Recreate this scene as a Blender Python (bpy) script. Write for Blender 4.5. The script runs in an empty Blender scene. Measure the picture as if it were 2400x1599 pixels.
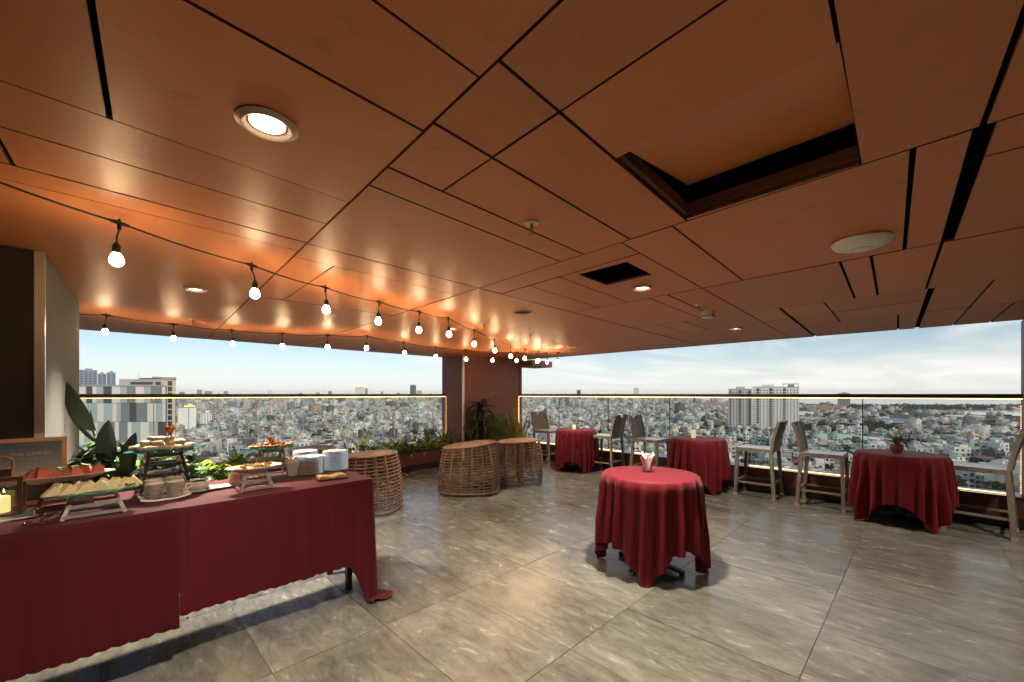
import bpy, bmesh, math, random
import numpy as np
from mathutils import Vector, Matrix, Euler, noise as mnoise
R_ = math.radians
random.seed(7)
rng = np.random.default_rng(11)
S2 = math.sqrt(2.0)
EYE, F, HY = 1.5, 963.0, 924.0          # eye height (m), focal length and horizon row in photo pixels
SC = bpy.context.scene

# ------------------------------------------------------------------ camera
cam_d = bpy.data.cameras.new('camera'); cam = bpy.data.objects.new('camera', cam_d)
SC.collection.objects.link(cam); SC.camera = cam
cam_d.sensor_width = 36.0; cam_d.lens = F/2400*36
cam_d.shift_y = (HY-799.5)/2400
cam_d.clip_start = 0.05; cam_d.clip_end = 90000
cam.location = (0, 0, EYE); cam.rotation_euler = (R_(90), 0, R_(-45))

# ------------------------------------------------------------------ world / sun / exposure
SUN_AZ = R_(-106)      # azimuth of the sun measured from +X, counter-clockwise
SUN_EL = R_(22)
w = bpy.data.worlds.new('World'); SC.world = w; w.use_nodes = True
nt = w.node_tree; nt.nodes.clear(); N = nt.nodes.new; L = nt.links.new
out = N('ShaderNodeOutputWorld'); bg = N('ShaderNodeBackground'); L(bg.outputs[0], out.inputs[0])
sky = N('ShaderNodeTexSky'); sky.sky_type = 'NISHITA'; sky.sun_disc = False
sky.sun_elevation = SUN_EL; sky.sun_rotation = R_(90)-SUN_AZ
sky.air_density = 1.0; sky.dust_density = 0.35; sky.ozone_density = 2.2
bg.inputs[1].default_value = 0.091
tc = N('ShaderNodeTexCoord'); sep = N('ShaderNodeSeparateXYZ'); L(tc.outputs['Generated'], sep.inputs[0])
def math_n(op, a, b=None, clamp=False, c=None):
    n = nt.nodes.new('ShaderNodeMath'); n.operation = op; n.use_clamp = clamp
    for i, v in enumerate((a, b, c)):
        if v is None: continue
        if isinstance(v, (int, float)): n.inputs[i].default_value = v
        else: nt.links.new(v, n.inputs[i])
    return n.outputs[0]
zc = math_n('MAXIMUM', sep.outputs[2], 0.0)
dn = math_n('ADD', zc, 0.06)
cx_ = math_n('DIVIDE', sep.outputs[0], dn); cy_ = math_n('DIVIDE', sep.outputs[1], dn)
comb = N('ShaderNodeCombineXYZ'); L(cx_, comb.inputs[0]); L(cy_, comb.inputs[1])
mp = N('ShaderNodeMapping'); mp.inputs['Rotation'].default_value = (0, 0, R_(45)); mp.inputs['Scale'].default_value = (0.42, 0.95, 1)
L(comb.outputs[0], mp.inputs[0])
nz = N('ShaderNodeTexNoise'); nz.inputs['Scale'].default_value = 0.62; nz.inputs['Detail'].default_value = 7; nz.inputs['Roughness'].default_value = 0.56
nz.inputs['Distortion'].default_value = 0.6
L(mp.outputs[0], nz.inputs['Vector'])
# more cloud towards the camera's right (+X -Y)
rgt = math_n('MULTIPLY', math_n('SUBTRACT', sep.outputs[0], sep.outputs[1]), 0.707)
cv = math_n('ADD', nz.outputs['Fac'], math_n('ADD', math_n('MULTIPLY', rgt, 0.15), math_n('MULTIPLY', math_n('MAXIMUM', math_n('SUBTRACT', zc, 0.2), 0.0), 0.45)))
cf = math_n('MULTIPLY', math_n('SUBTRACT', cv, 0.50), 4.0, True)
cf = math_n('MULTIPLY', cf, 0.85)
# pale band of haze towards the horizon
hz = math_n('POWER', math_n('SUBTRACT', 1.0, math_n('MINIMUM', math_n('MULTIPLY', zc, 6.3), 1.0)), 1.4)
hz = math_n('MULTIPLY', hz, 0.86)
mixh = N('ShaderNodeMix'); mixh.data_type = 'RGBA'; L(hz, mixh.inputs[0])
hs = N('ShaderNodeMix'); hs.data_type = 'RGBA'; hs.blend_type = 'MULTIPLY'; hs.inputs[0].default_value = 1
L(sky.outputs[0], hs.inputs[6]); hs.inputs[7].default_value = (0.90, 0.98, 1.08, 1)
L(hs.outputs[2], mixh.inputs[6]); mixh.inputs[7].default_value = (8.9, 9.0, 8.8, 1)
mixc = N('ShaderNodeMix'); mixc.data_type = 'RGBA'; L(cf, mixc.inputs[0])
L(mixh.outputs[2], mixc.inputs[6]); mixc.inputs[7].default_value = (9.6, 9.3, 8.8, 1)
L(mixc.outputs[2], bg.inputs[0])

sun_d = bpy.data.lights.new('sun', 'SUN'); sun = bpy.data.objects.new('sun', sun_d); SC.collection.objects.link(sun)
sun_d.energy = 2.0; sun_d.angle = R_(11); sun_d.color = (1, 0.87, 0.70)
sd = Vector((math.cos(SUN_EL)*math.cos(SUN_AZ), math.cos(SUN_EL)*math.sin(SUN_AZ), math.sin(SUN_EL)))
sun.rotation_euler = (-sd).to_track_quat('-Z', 'Y').to_euler()

SC.view_settings.view_transform = 'Standard'; SC.view_settings.look = 'None'
SC.view_settings.exposure = 0.36; SC.view_settings.gamma = 1.0; SC.view_settings.use_curve_mapping = False
SC.render.engine = 'CYCLES'
SC.cycles.use_denoising = True
SC.cycles.max_bounces = 10; SC.cycles.diffuse_bounces = 4; SC.cycles.glossy_bounces = 4
SC.cycles.transparent_max_bounces = 24; SC.cycles.transmission_bounces = 6
SC.cycles.sample_clamp_indirect = 6; SC.cycles.caustics_reflective = False; SC.cycles.caustics_refractive = False
HAZE = 5.5e-5; DOWNLIGHT_W = 150; BULB_E = 118; LED_E = 4.2

# ------------------------------------------------------------------ helpers
def lookat_frame(px, fwd):
    r = (px-1200)/F*fwd
    return (fwd+r)/S2, (fwd-r)/S2
def at(px, py, z):
    fwd = F*(z-EYE)/(HY-py); x, y = lookat_frame(px, fwd); return Vector((x, y, z))
def on_y(px, Y):
    r = (px-1200)/F; fwd = Y*S2/(1-r); return lookat_frame(px, fwd)[0]
def proj(x, y, z):
    f = (x+y)/S2; r = (x-y)/S2
    return 1200+F*r/f, HY-F*(z-EYE)/f, f

class MB:
    def __init__(s): s.v=[]; s.f=[]; s.m=[]
    def add(s, vs, fs, mi=0):
        o=len(s.v); s.v += [tuple(v) for v in vs]; s.f += [tuple(i+o for i in f) for f in fs]; s.m += [mi]*len(fs); return s
    def box(s, x0,x1,y0,y1,z0,z1, mi=0, M=None):
        vs=[Vector(p) for p in ((x0,y0,z0),(x1,y0,z0),(x1,y1,z0),(x0,y1,z0),(x0,y0,z1),(x1,y0,z1),(x1,y1,z1),(x0,y1,z1))]
        if M is not None: vs=[M@v for v in vs]
        return s.add(vs,[(3,2,1,0),(4,5,6,7),(0,1,5,4),(1,2,6,5),(2,3,7,6),(3,0,4,7)],mi)
    def bar(s, a, b, wd, th, up=Vector((0,0,1)), mi=0, w2=None):
        a=Vector(a); b=Vector(b); d=(b-a).normalized(); sx=d.cross(up)
        if sx.length<1e-4: sx=d.cross(Vector((1,0,0)))
        sx.normalize(); sy=sx.cross(d).normalized(); w2 = w2 or 1.0
        vs=[]
        for p,k in ((a,1.0),(b,w2)):
            for i,j in ((-1,-1),(1,-1),(1,1),(-1,1)): vs.append(p+sx*i*wd/2*k+sy*j*th/2*k)
        return s.add(vs,[(3,2,1,0),(4,5,6,7),(0,1,5,4),(1,2,6,5),(2,3,7,6),(3,0,4,7)],mi)
    def tube(s, pts, rad, n=6, closed=False, mi=0, cap=True):
        pts=[Vector(p) for p in pts]; m=len(pts); rings=[]
        prev=None
        for i,p in enumerate(pts):
            if closed: t=(pts[(i+1)%m]-pts[i-1])
            else: t=pts[min(i+1,m-1)]-pts[max(i-1,0)]
            t.normalize()
            if prev is None:
                u=t.cross(Vector((0,0,1)))
                if u.length<1e-3: u=t.cross(Vector((1,0,0)))
            else: u=prev-t*prev.dot(t)
            u.normalize(); prev=u; v=t.cross(u)
            r=rad[i] if isinstance(rad,(list,tuple)) else rad
            rings.append([p+u*math.cos(2*math.pi*k/n)*r+v*math.sin(2*math.pi*k/n)*r for k in range(n)])
        vs=[q for rr in rings for q in rr]; fs=[]
        for i in range(m if closed else m-1):
            j=(i+1)%m
            for k in range(n):
                l=(k+1)%n; fs.append((i*n+k,i*n+l,j*n+l,j*n+k))
        if cap and not closed:
            fs.append(tuple(range(n-1,-1,-1))); fs.append(tuple((m-1)*n+k for k in range(n)))
        return s.add(vs,fs,mi)
    def lathe(s, prof, n=24, c=(0,0,0), mi=0, sx=1, sy=1, M=None, closed=False):
        c=Vector(c); vs=[]; fs=[]; m=len(prof)
        for (r,z) in prof:
            for k in range(n):
                a=2*math.pi*k/n; p=Vector((r*sx*math.cos(a), r*sy*math.sin(a), z))
                if M is not None: p=M@p
                vs.append(p+c)
        for i in range(m if closed else m-1):
            j=(i+1)%m
            for k in range(n):
                l=(k+1)%n; fs.append((i*n+k,i*n+l,j*n+l,j*n+k))
        if not closed:
            if prof[0][0]>1e-5: fs.append(tuple(range(n-1,-1,-1)))
            if prof[-1][0]>1e-5: fs.append(tuple((m-1)*n+k for k in range(n)))
        return s.add(vs,fs,mi)
    def prism(s, poly, z0, z1, mi=0):
        n=len(poly); a=sum(poly[i][0]*poly[(i+1)%n][1]-poly[(i+1)%n][0]*poly[i][1] for i in range(n))
        if a<0: poly=poly[::-1]
        vs=[(x,y,z0) for x,y in poly]+[(x,y,z1) for x,y in poly]
        fs=[tuple(range(n-1,-1,-1)),tuple(range(n,2*n))]+[(i,(i+1)%n,n+(i+1)%n,n+i) for i in range(n)]
        return s.add(vs,fs,mi)
    def mesh(s, name, mats, smooth=False, auto=None):
        me=bpy.data.meshes.new(name); me.from_pydata(s.v,[],s.f)
        for m in (mats if isinstance(mats,(list,tuple)) else [mats]): me.materials.append(m)
        if any(s.m): me.polygons.foreach_set('material_index', s.m)
        if smooth:
            me.polygons.foreach_set('use_smooth',[True]*len(s.f))
            me.update()
            try: me.set_sharp_from_angle(angle=R_(auto or 40))
            except Exception: pass
        me.update(); return me
    def build(s, name, mats, parent=None, smooth=False, loc=None, auto=None):
        return link(name, s.mesh(name,mats,smooth,auto), parent, loc)
COL = SC.collection
def link(name, me, parent=None, loc=None, rot=None, scale=None):
    o=bpy.data.objects.new(name, me); COL.objects.link(o)
    if parent is not None: o.parent=parent
    if loc is not None: o.location=loc
    if rot is not None: o.rotation_euler=rot
    if scale is not None: o.scale=scale
    return o
def tag(o, label=None, cat=None, group=None, kind=None):
    if label: o['label']=label
    if cat: o['category']=cat
    if group: o['group']=group
    if kind: o['kind']=kind
    return o
def thing(name, label, cat, loc=(0,0,0), rz=0, group=None):
    o=bpy.data.objects.new(name,None); COL.objects.link(o); o.location=loc; o.rotation_euler=(0,0,rz); o.empty_display_size=.1
    return tag(o,label,cat,group)
def copy_tree(o, parent=None, loc=None, rz=None, label=None, scale=None):
    c=o.copy(); COL.objects.link(c)
    if parent is not None: c.parent=parent
    if loc is not None: c.location=loc
    if rz is not None: c.rotation_euler=(0,0,rz)
    if scale is not None: c.scale=(scale,)*3
    if label: c['label']=label
    for ch in list(o.children): copy_tree(ch, c)
    return c

# ------------------------------------------------------------------ materials
def mat(name, col, rough=0.5, metal=0.0, var=0.0, vscale=8, bump=0.0, bscale=60, spec=0.5, emit=None, estr=0, trans=0, sheen=0, coat=0, sss=0, tint=None, objcol=False, rnd=0.0):
    m=bpy.data.materials.new(name); m.use_nodes=True; t=m.node_tree; b=t.nodes['Principled BSDF']; n=t.nodes.new; l=t.links.new
    b.inputs['Base Color'].default_value=(*col,1); b.inputs['Roughness'].default_value=rough; b.inputs['Metallic'].default_value=metal
    b.inputs['Specular IOR Level'].default_value=spec
    if trans: b.inputs['Transmission Weight'].default_value=trans
    if sheen: b.inputs['Sheen Weight'].default_value=sheen; b.inputs['Sheen Roughness'].default_value=.4
    if coat: b.inputs['Coat Weight'].default_value=coat
    if sss: b.inputs['Subsurface Weight'].default_value=sss; b.inputs['Subsurface Radius'].default_value=(.02,.01,.005)
    if emit: b.inputs['Emission Color'].default_value=(*emit,1); b.inputs['Emission Strength'].default_value=estr
    src=None; co=n('ShaderNodeTexCoord')
    if objcol:
        oi=n('ShaderNodeObjectInfo'); src=oi.outputs['Color']; l(src,b.inputs['Base Color'])
    if var:
        nz=n('ShaderNodeTexNoise'); nz.inputs['Scale'].default_value=vscale; nz.inputs['Detail'].default_value=5; l(co.outputs['Object'],nz.inputs['Vector'])
        mx=n('ShaderNodeMix'); mx.data_type='RGBA'; l(nz.outputs['Fac'],mx.inputs[0])
        tn = tint or tuple(max(0,c*(1+var)) for c in col)
        mx.inputs[6].default_value=(*[c*(1-var) for c in col],1); mx.inputs[7].default_value=(*tn,1)
        if objcol:
            mx.blend_type='MULTIPLY'; mx.inputs[0].default_value=1; t.links.remove(mx.inputs[0].links[0])
            r2=n('ShaderNodeMapRange'); l(nz.outputs['Fac'],r2.inputs[0]); r2.inputs[1].default_value=.3; r2.inputs[2].default_value=.7; r2.inputs[3].default_value=1-var; r2.inputs[4].default_value=1+var*.3
            l(src,mx.inputs[6]); l(r2.outputs[0],mx.inputs[7])
        l(mx.outputs[2],b.inputs['Base Color']); src=mx.outputs[2]
    if rnd:
        oi=n('ShaderNodeObjectInfo'); hv=n('ShaderNodeHueSaturation'); mr=n('ShaderNodeMapRange'); l(oi.outputs['Random'],mr.inputs[0])
        mr.inputs[3].default_value=1-rnd; mr.inputs[4].default_value=1+rnd; l(mr.outputs[0],hv.inputs['Value'])
        if src is not None: l(src,hv.inputs['Color'])
        else: hv.inputs['Color'].default_value=(*col,1)
        l(hv.outputs[0],b.inputs['Base Color'])
    if bump:
        nb=n('ShaderNodeTexNoise'); nb.inputs['Scale'].default_value=bscale; nb.inputs['Detail'].default_value=4; l(co.outputs['Object'],nb.inputs['Vector'])
        bp=n('ShaderNodeBump'); bp.inputs['Strength'].default_value=bump; bp.inputs['Distance'].default_value=.01; l(nb.outputs['Fac'],bp.inputs['Height']); l(bp.outputs[0],b.inputs['Normal'])
    return m
def glassmat(name, tint, rough=0.0, ior=1.5, base=0.0):
    m=bpy.data.materials.new(name); m.use_nodes=True; t=m.node_tree; t.nodes.clear(); n=t.nodes.new; l=t.links.new
    o=n('ShaderNodeOutputMaterial'); mx=n('ShaderNodeMixShader'); tr=n('ShaderNodeBsdfTransparent'); g=n('ShaderNodeBsdfGlossy'); fr=n('ShaderNodeFresnel')
    tr.inputs[0].default_value=(*tint,1); g.inputs['Roughness'].default_value=rough; fr.inputs[0].default_value=ior
    geo=n('ShaderNodeNewGeometry'); ab=n('ShaderNodeMath'); ab.operation='ADD'; ab.inputs[1].default_value=base; l(fr.outputs[0],ab.inputs[0])
    bf=n('ShaderNodeMath'); bf.operation='SUBTRACT'; bf.inputs[0].default_value=1; l(geo.outputs['Backfacing'],bf.inputs[1])
    mu=n('ShaderNodeMath'); mu.operation='MULTIPLY'; l(ab.outputs[0],mu.inputs[0]); l(bf.outputs[0],mu.inputs[1])
    l(mu.outputs[0],mx.inputs[0]); l(tr.outputs[0],mx.inputs[1]); l(g.outputs[0],mx.inputs[2]); l(mx.outputs[0],o.inputs[0]); return m
def weave(name, c1, c2, sc=60, rough=.55, bump=.6, spec=.5):
    m=mat(name,c1,rough,spec=spec); t=m.node_tree; b=t.nodes['Principled BSDF']; n=t.nodes.new; l=t.links.new
    co=n('ShaderNodeTexCoord'); ck=n('ShaderNodeTexWave'); ck.bands_direction='Z'; ck.inputs['Scale'].default_value=sc; ck.inputs['Distortion'].default_value=.4
    c3=n('ShaderNodeTexWave'); c3.bands_direction='DIAGONAL'; c3.inputs['Scale'].default_value=sc*.6; l(co.outputs['Object'],c3.inputs['Vector'])
    l(co.outputs['Object'],ck.inputs['Vector']); mu=n('ShaderNodeMath'); mu.operation='MULTIPLY'; l(ck.outputs['Fac'],mu.inputs[0]); l(c3.outputs['Fac'],mu.inputs[1])
    rp=n('ShaderNodeMix'); rp.data_type='RGBA'; rp.inputs[6].default_value=(*c2,1); rp.inputs[7].default_value=(*c1,1); l(mu.outputs[0],rp.inputs[0])
    mr=n('ShaderNodeMath'); mr.operation='MULTIPLY'; mr.use_clamp=True; mr.inputs[1].default_value=2.6; l(mu.outputs[0],mr.inputs[0]); l(mr.outputs[0],rp.inputs[0])
    l(rp.outputs[2],b.inputs['Base Color']); bp=n('ShaderNodeBump'); bp.inputs['Strength'].default_value=bump; bp.inputs['Distance'].default_value=.004
    l(mu.outputs[0],bp.inputs['Height']); l(bp.outputs[0],b.inputs['Normal']); return m

def tile_material():
    m=bpy.data.materials.new('stone_tile'); m.use_nodes=True; t=m.node_tree; b=t.nodes['Principled BSDF']; n=t.nodes.new; l=t.links.new
    co=n('ShaderNodeTexCoord'); oi=n('ShaderNodeObjectInfo'); off=n('ShaderNodeVectorMath'); off.operation='ADD'
    cb=n('ShaderNodeCombineXYZ'); ml=n('ShaderNodeMath'); ml.operation='MULTIPLY'; ml.inputs[1].default_value=37; l(oi.outputs['Random'],ml.inputs[0]); l(ml.outputs[0],cb.inputs[0]); l(ml.outputs[0],cb.inputs[2])
    l(co.outputs['Object'],off.inputs[0]); l(cb.outputs[0],off.inputs[1])
    mp=n('ShaderNodeMapping'); mp.inputs['Scale'].default_value=(3.2,1.3,3); mp.inputs['Rotation'].default_value=(0,0,R_(6)); l(off.outputs[0],mp.inputs[0])
    n1=n('ShaderNodeTexNoise'); n1.inputs['Scale'].default_value=3.4; n1.inputs['Detail'].default_value=14; n1.inputs['Roughness'].default_value=.74; n1.inputs['Distortion'].default_value=.5; l(mp.outputs[0],n1.inputs['Vector'])
    n2=n('ShaderNodeTexNoise'); n2.inputs['Scale'].default_value=.55; n2.inputs['Detail'].default_value=4; n2.inputs['Distortion'].default_value=1.2; l(mp.outputs[0],n2.inputs['Vector'])
    m3=n('ShaderNodeMapping'); m3.inputs['Scale'].default_value=(1.5,.45,1); m3.inputs['Rotation'].default_value=(0,0,R_(9)); l(off.outputs[0],m3.inputs[0])
    wv=n('ShaderNodeTexWave'); wv.inputs['Scale'].default_value=1.7; wv.inputs['Distortion'].default_value=16; wv.inputs['Detail'].default_value=8; wv.inputs['Detail Scale'].default_value=1.0; wv.inputs['Detail Roughness'].default_value=.62; l(m3.outputs[0],wv.inputs['Vector'])
    cr=n('ShaderNodeValToRGB'); l(n1.outputs['Fac'],cr.inputs[0])
    e=cr.color_ramp.elements; e[0].position=.28; e[0].color=(.085,.083,.069,1); e[1].position=.74; e[1].color=(.262,.254,.212,1)
    e2=e.new(.5); e2.color=(.160,.155,.129,1)
    vr=n('ShaderNodeValToRGB'); l(wv.outputs['Fac'],vr.inputs[0]); q=vr.color_ramp.elements; q[0].position=.0; q[0].color=(.5,.5,.48,1); q[1].position=.12; q[1].color=(1,1,1,1)
    q2=q.new(.93); q2.color=(1,1,1,1)
    mx=n('ShaderNodeMix'); mx.data_type='RGBA'; mx.blend_type='MULTIPLY'; mx.inputs[0].default_value=.34; l(cr.outputs[0],mx.inputs[6]); l(vr.outputs[0],mx.inputs[7])
    r4=n('ShaderNodeMapRange'); l(n2.outputs['Fac'],r4.inputs[0]); r4.inputs[1].default_value=.3; r4.inputs[2].default_value=.7; r4.inputs[3].default_value=.72; r4.inputs[4].default_value=1.28
    m5=n('ShaderNodeMix'); m5.data_type='RGBA'; m5.blend_type='MULTIPLY'; m5.inputs[0].default_value=1; l(mx.outputs[2],m5.inputs[6]); l(r4.outputs[0],m5.inputs[7]); mx=m5
    hv=n('ShaderNodeHueSaturation'); mr=n('ShaderNodeMapRange'); l(oi.outputs['Random'],mr.inputs[0]); mr.inputs[3].default_value=.93; mr.inputs[4].default_value=1.07; l(mr.outputs[0],hv.inputs['Value']); l(mx.outputs[2],hv.inputs['Color'])
    l(hv.outputs[0],b.inputs['Base Color'])
    rr=n('ShaderNodeMapRange'); l(n1.outputs['Fac'],rr.inputs[0]); rr.inputs[1].default_value=.3; rr.inputs[2].default_value=.7; rr.inputs[3].default_value=.17; rr.inputs[4].default_value=.30; l(rr.outputs[0],b.inputs['Roughness'])
    bp=n('ShaderNodeBump'); bp.inputs['Strength'].default_value=.10; bp.inputs['Distance'].default_value=.002; l(n1.outputs['Fac'],bp.inputs['Height']); l(bp.outputs[0],b.inputs['Normal'])
    b.inputs['Specular IOR Level'].default_value=.55
    return m

def panel_material():
    m=mat('orange_brown_panel',(.36,.115,.042),.36,spec=.5,rnd=.09); t=m.node_tree; b=t.nodes['Principled BSDF']; n=t.nodes.new; l=t.links.new
    co=n('ShaderNodeTexCoord'); nz=n('ShaderNodeTexNoise'); nz.inputs['Scale'].default_value=2.2; nz.inputs['Detail'].default_value=8; nz.inputs['Roughness'].default_value=.6; l(co.outputs['Object'],nz.inputs['Vector'])
    n2=n('ShaderNodeTexNoise'); n2.inputs['Scale'].default_value=240; n2.inputs['Detail'].default_value=2; l(co.outputs['Object'],n2.inputs['Vector'])
    hv=[x for x in t.nodes if x.type=='HUE_SAT'][0]
    mx=n('ShaderNodeMix'); mx.data_type='RGBA'; l(nz.outputs['Fac'],mx.inputs[0]); mx.inputs[6].default_value=(.56,.182,.054,1); mx.inputs[7].default_value=(.72,.262,.088,1); l(mx.outputs[2],hv.inputs['Color'])
    n3=n('ShaderNodeTexNoise'); n3.inputs['Scale'].default_value=9; n3.inputs['Detail'].default_value=10; n3.inputs['Roughness'].default_value=.75; l(co.outputs['Object'],n3.inputs['Vector'])
    r3=n('ShaderNodeMapRange'); l(n3.outputs['Fac'],r3.inputs[0]); r3.inputs[1].default_value=.56; r3.inputs[2].default_value=.74; r3.inputs[3].default_value=1.0; r3.inputs[4].default_value=.72
    m6=n('ShaderNodeMix'); m6.data_type='RGBA'; m6.blend_type='MULTIPLY'; m6.inputs[0].default_value=1; l(mx.outputs[2],m6.inputs[6]); l(r3.outputs[0],m6.inputs[7]); l(m6.outputs[2],hv.inputs['Color'])
    rr=n('ShaderNodeMapRange'); l(nz.outputs['Fac'],rr.inputs[0]); rr.inputs[1].default_value=.3; rr.inputs[2].default_value=.7; rr.inputs[3].default_value=.40; rr.inputs[4].default_value=.50; l(rr.outputs[0],b.inputs['Roughness'])
    bp=n('ShaderNodeBump'); bp.inputs['Strength'].default_value=.12; bp.inputs['Distance'].default_value=.003; l(n2.outputs['Fac'],bp.inputs['Height']); l(bp.outputs[0],b.inputs['Normal'])
    return m

MT = dict(
 tile=tile_material(), grout=mat('dark_grout',(.06,.056,.05),.8),
 panel=panel_material(), void=mat('dark_ceiling_void',(.006,.005,.005),.9), panel_edge=mat('panel_cut_edge',(.16,.07,.035),.7,var=.5,vscale=40),
 brown=mat('brown_painted_wall',(.17,.062,.042),.55,var=.18,vscale=1.5,bump=.1,bscale=120),
 dkbrown=mat('dark_brown_kerb',(.115,.035,.028),.5,var=.2,vscale=3), skirt=mat('black_skirting',(.012,.011,.011),.35),
 granite=mat('dark_granite_top',(.03,.03,.033),.25,var=.3,vscale=80),
 plaster=mat('textured_grey_plaster',(.15,.147,.137),.8,var=.22,vscale=60,bump=.7,bscale=140),
 dkpanel=mat('dark_wall_panel',(.020,.020,.020),.45,var=.15,vscale=3),
 steel=mat('brushed_steel',(.72,.68,.60),.32,metal=.75,var=.08,vscale=30), chrome=mat('polished_chrome',(.8,.78,.75),.08,metal=1),
 whitemetal=mat('white_trim',(.75,.75,.77),.35), rail=mat('bronze_rail',(.09,.06,.045),.35,metal=.6),
 glass=glassmat('railing_glass',(.955,.97,.965),base=0.0), trayglass=glassmat('tray_glass',(.75,.93,.88),base=.04),
 trayedge=mat('green_glass_edge',(.03,.30,.25),.12,trans=.5), clearglass=glassmat('clear_glass',(.93,.95,.95),base=.05),
 black=mat('black_metal',(.012,.012,.012),.4), rubber=mat('black_cable',(.008,.008,.008),.5),
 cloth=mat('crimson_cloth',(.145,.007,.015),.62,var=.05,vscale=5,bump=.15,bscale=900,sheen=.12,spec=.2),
 cloth_m=mat('shaded_buffet_cloth',(.082,.0036,.0088),.62,var=.08,vscale=4,bump=.25,bscale=500,sheen=.12,spec=.2),  # crimson cloth darkened: the buffet's weaker light is put into its colour
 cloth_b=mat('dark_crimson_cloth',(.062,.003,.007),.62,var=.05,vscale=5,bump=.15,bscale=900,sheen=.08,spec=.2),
 cane=mat('rattan_cane',(.24,.145,.08),.38,var=.45,vscale=14,bump=.3,bscale=90,rnd=.15), canew=weave('rattan_top_weave',(.38,.25,.13),(.12,.07,.035),34),
 wicker=weave('wicker_brown',(.35,.31,.26),(.10,.07,.045),42), wickerg=weave('wicker_grey',(.28,.25,.21),(.08,.07,.06),30), wickersky=weave('wicker_sky_sheen_seat',(.80,.82,.84),(.50,.52,.54),45,rough=.3,bump=.3),  # seat weave coloured near white to carry the sky's reflection
 ceramic=mat('white_ceramic',(.82,.77,.66),.18,coat=.3,var=.03,vscale=4), cream=mat('cream_ceramic',(.72,.62,.47),.3),
 bread=mat('sandwich_bread',(.80,.66,.36),.8,var=.12,vscale=30,bump=.5,bscale=120,sss=.1), filling=mat('sandwich_filling',(.25,.30,.06),.6,var=.6,vscale=90,tint=(.75,.45,.25)),
 roll=mat('rice_roll',(.76,.62,.42),.45,var=.18,vscale=25,bump=.3,bscale=50,sss=.15), rollend=mat('roll_filling',(.16,.12,.05),.6,var=.5,vscale=60),
 melon=mat('watermelon_flesh',(.72,.10,.07),.35,var=.25,vscale=20,tint=(.85,.33,.22)), rind=mat('watermelon_rind',(.05,.13,.03),.4,var=.6,vscale=30,tint=(.45,.55,.25)),
 cookie=mat('baked_cookie',(.50,.29,.10),.75,var=.3,vscale=40,bump=.6,bscale=80), canape=mat('canape_orange',(.70,.25,.07),.5,var=.35,vscale=60,bump=.8,bscale=90),
 carrot=mat('carved_carrot',(.85,.33,.04),.45), chili=mat('red_chili',(.6,.03,.02),.3), herb=mat('green_herb',(.07,.17,.02),.55,var=.4,vscale=40),
 napkin=mat('white_paper_napkin',(.82,.76,.70),.85), tan=mat('tan_cloth_napkin',(.42,.25,.11),.75,var=.15,vscale=20,bump=.3,bscale=300),
 wood=mat('dark_lantern_wood',(.10,.045,.022),.5,var=.4,vscale=12), lwood=mat('pale_frame_wood',(.80,.62,.36),.45,var=.12,vscale=9), rope=mat('jute_rope',(.45,.30,.15),.85,bump=.8,bscale=200),
 soil=mat('planter_soil',(.03,.02,.013),.95), terracotta=mat('terracotta_pot',(.42,.18,.11),.6,var=.2,vscale=20), soup=mat('brown_soup',(.20,.07,.02),.15),
 dkleaf=mat('dark_glossy_leaf',(.018,.038,.018),.32,var=.5,vscale=6,rnd=.15), leaf=mat('green_leaf',(.10,.24,.04),.38,var=.5,vscale=9,rnd=.25), yleaf=mat('yellow_green_leaf',(.50,.44,.04),.4,var=.4,vscale=12,rnd=.2),
 vleaf=mat('snake_plant_leaf',(.12,.20,.05),.4,var=.7,vscale=18,tint=(.62,.56,.14)), stem=mat('plant_stem',(.06,.07,.03),.5), flower=mat('yellow_flower',(.55,.35,.05),.5),
 candle=mat('lit_candle_wax',(.85,.66,.32),.5,emit=(1,.72,.28),estr=.9,sss=.3), flame=mat('candle_flame',(1,.8,.4),.5,emit=(1,.75,.35),estr=25),
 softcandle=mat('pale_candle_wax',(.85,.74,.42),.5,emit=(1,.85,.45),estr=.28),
 ring=mat('beige_trim_ring',(.52,.36,.24),.35,spec=.5), bulb=mat('lit_bulb',(1,.8,.5),.3,emit=(1,.68,.36),estr=BULB_E), led=mat('led_strip_light',(1,.8,.5),.4,emit=(1,.62,.24),estr=LED_E),
 led_dim=mat('dim_led_strip_light',(1,.8,.5),.4,emit=(1,.58,.20),estr=1.6),
 lens=mat('downlight_lens',(1,1,1),.3,emit=(1,.86,.66),estr=14), socket=mat('bulb_socket',(.02,.018,.015),.4), brass=mat('brass_ring',(.5,.32,.12),.3,metal=1),
 plastic=mat('white_plastic',(.88,.85,.80),.4), grille=mat('dark_grille',(.08,.05,.04),.5),
)

# ------------------------------------------------------------------ floor with its tiles
TX0, TY0, TW, TL = .65, .46, .65, 1.005
FX0, FX1, FY0, FY1 = -3.9, 7.35, -3.56, 7.9
b=MB(); b.box(FX0-.3,FX1+.2,FY0-.3,FY1+.2,-.25,-.003); floor=b.build('floor',MT['grout']); tag(floor,kind='structure')
g=.0022
tb=MB(); tb.box(-TW/2+g,TW/2-g,-TL/2+g,TL/2-g,-.012,0); tile_me=tb.mesh('tile',MT['tile'])
i0=math.floor((FX0-TX0)/TW); ntile=0
for i in range(i0, 11):
    for j in range(-4, 8):
        cx=TX0+(i+.5)*TW; cy=TY0+(j+.5)*TL
        if cx-TW/2>7.2 or cx<FX0 or cy<FY0 or cy-TL/2>7.1: continue
        link('tile',tile_me,floor,(cx,cy,random.uniform(-.0006,.0006))); ntile+=1

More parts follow.
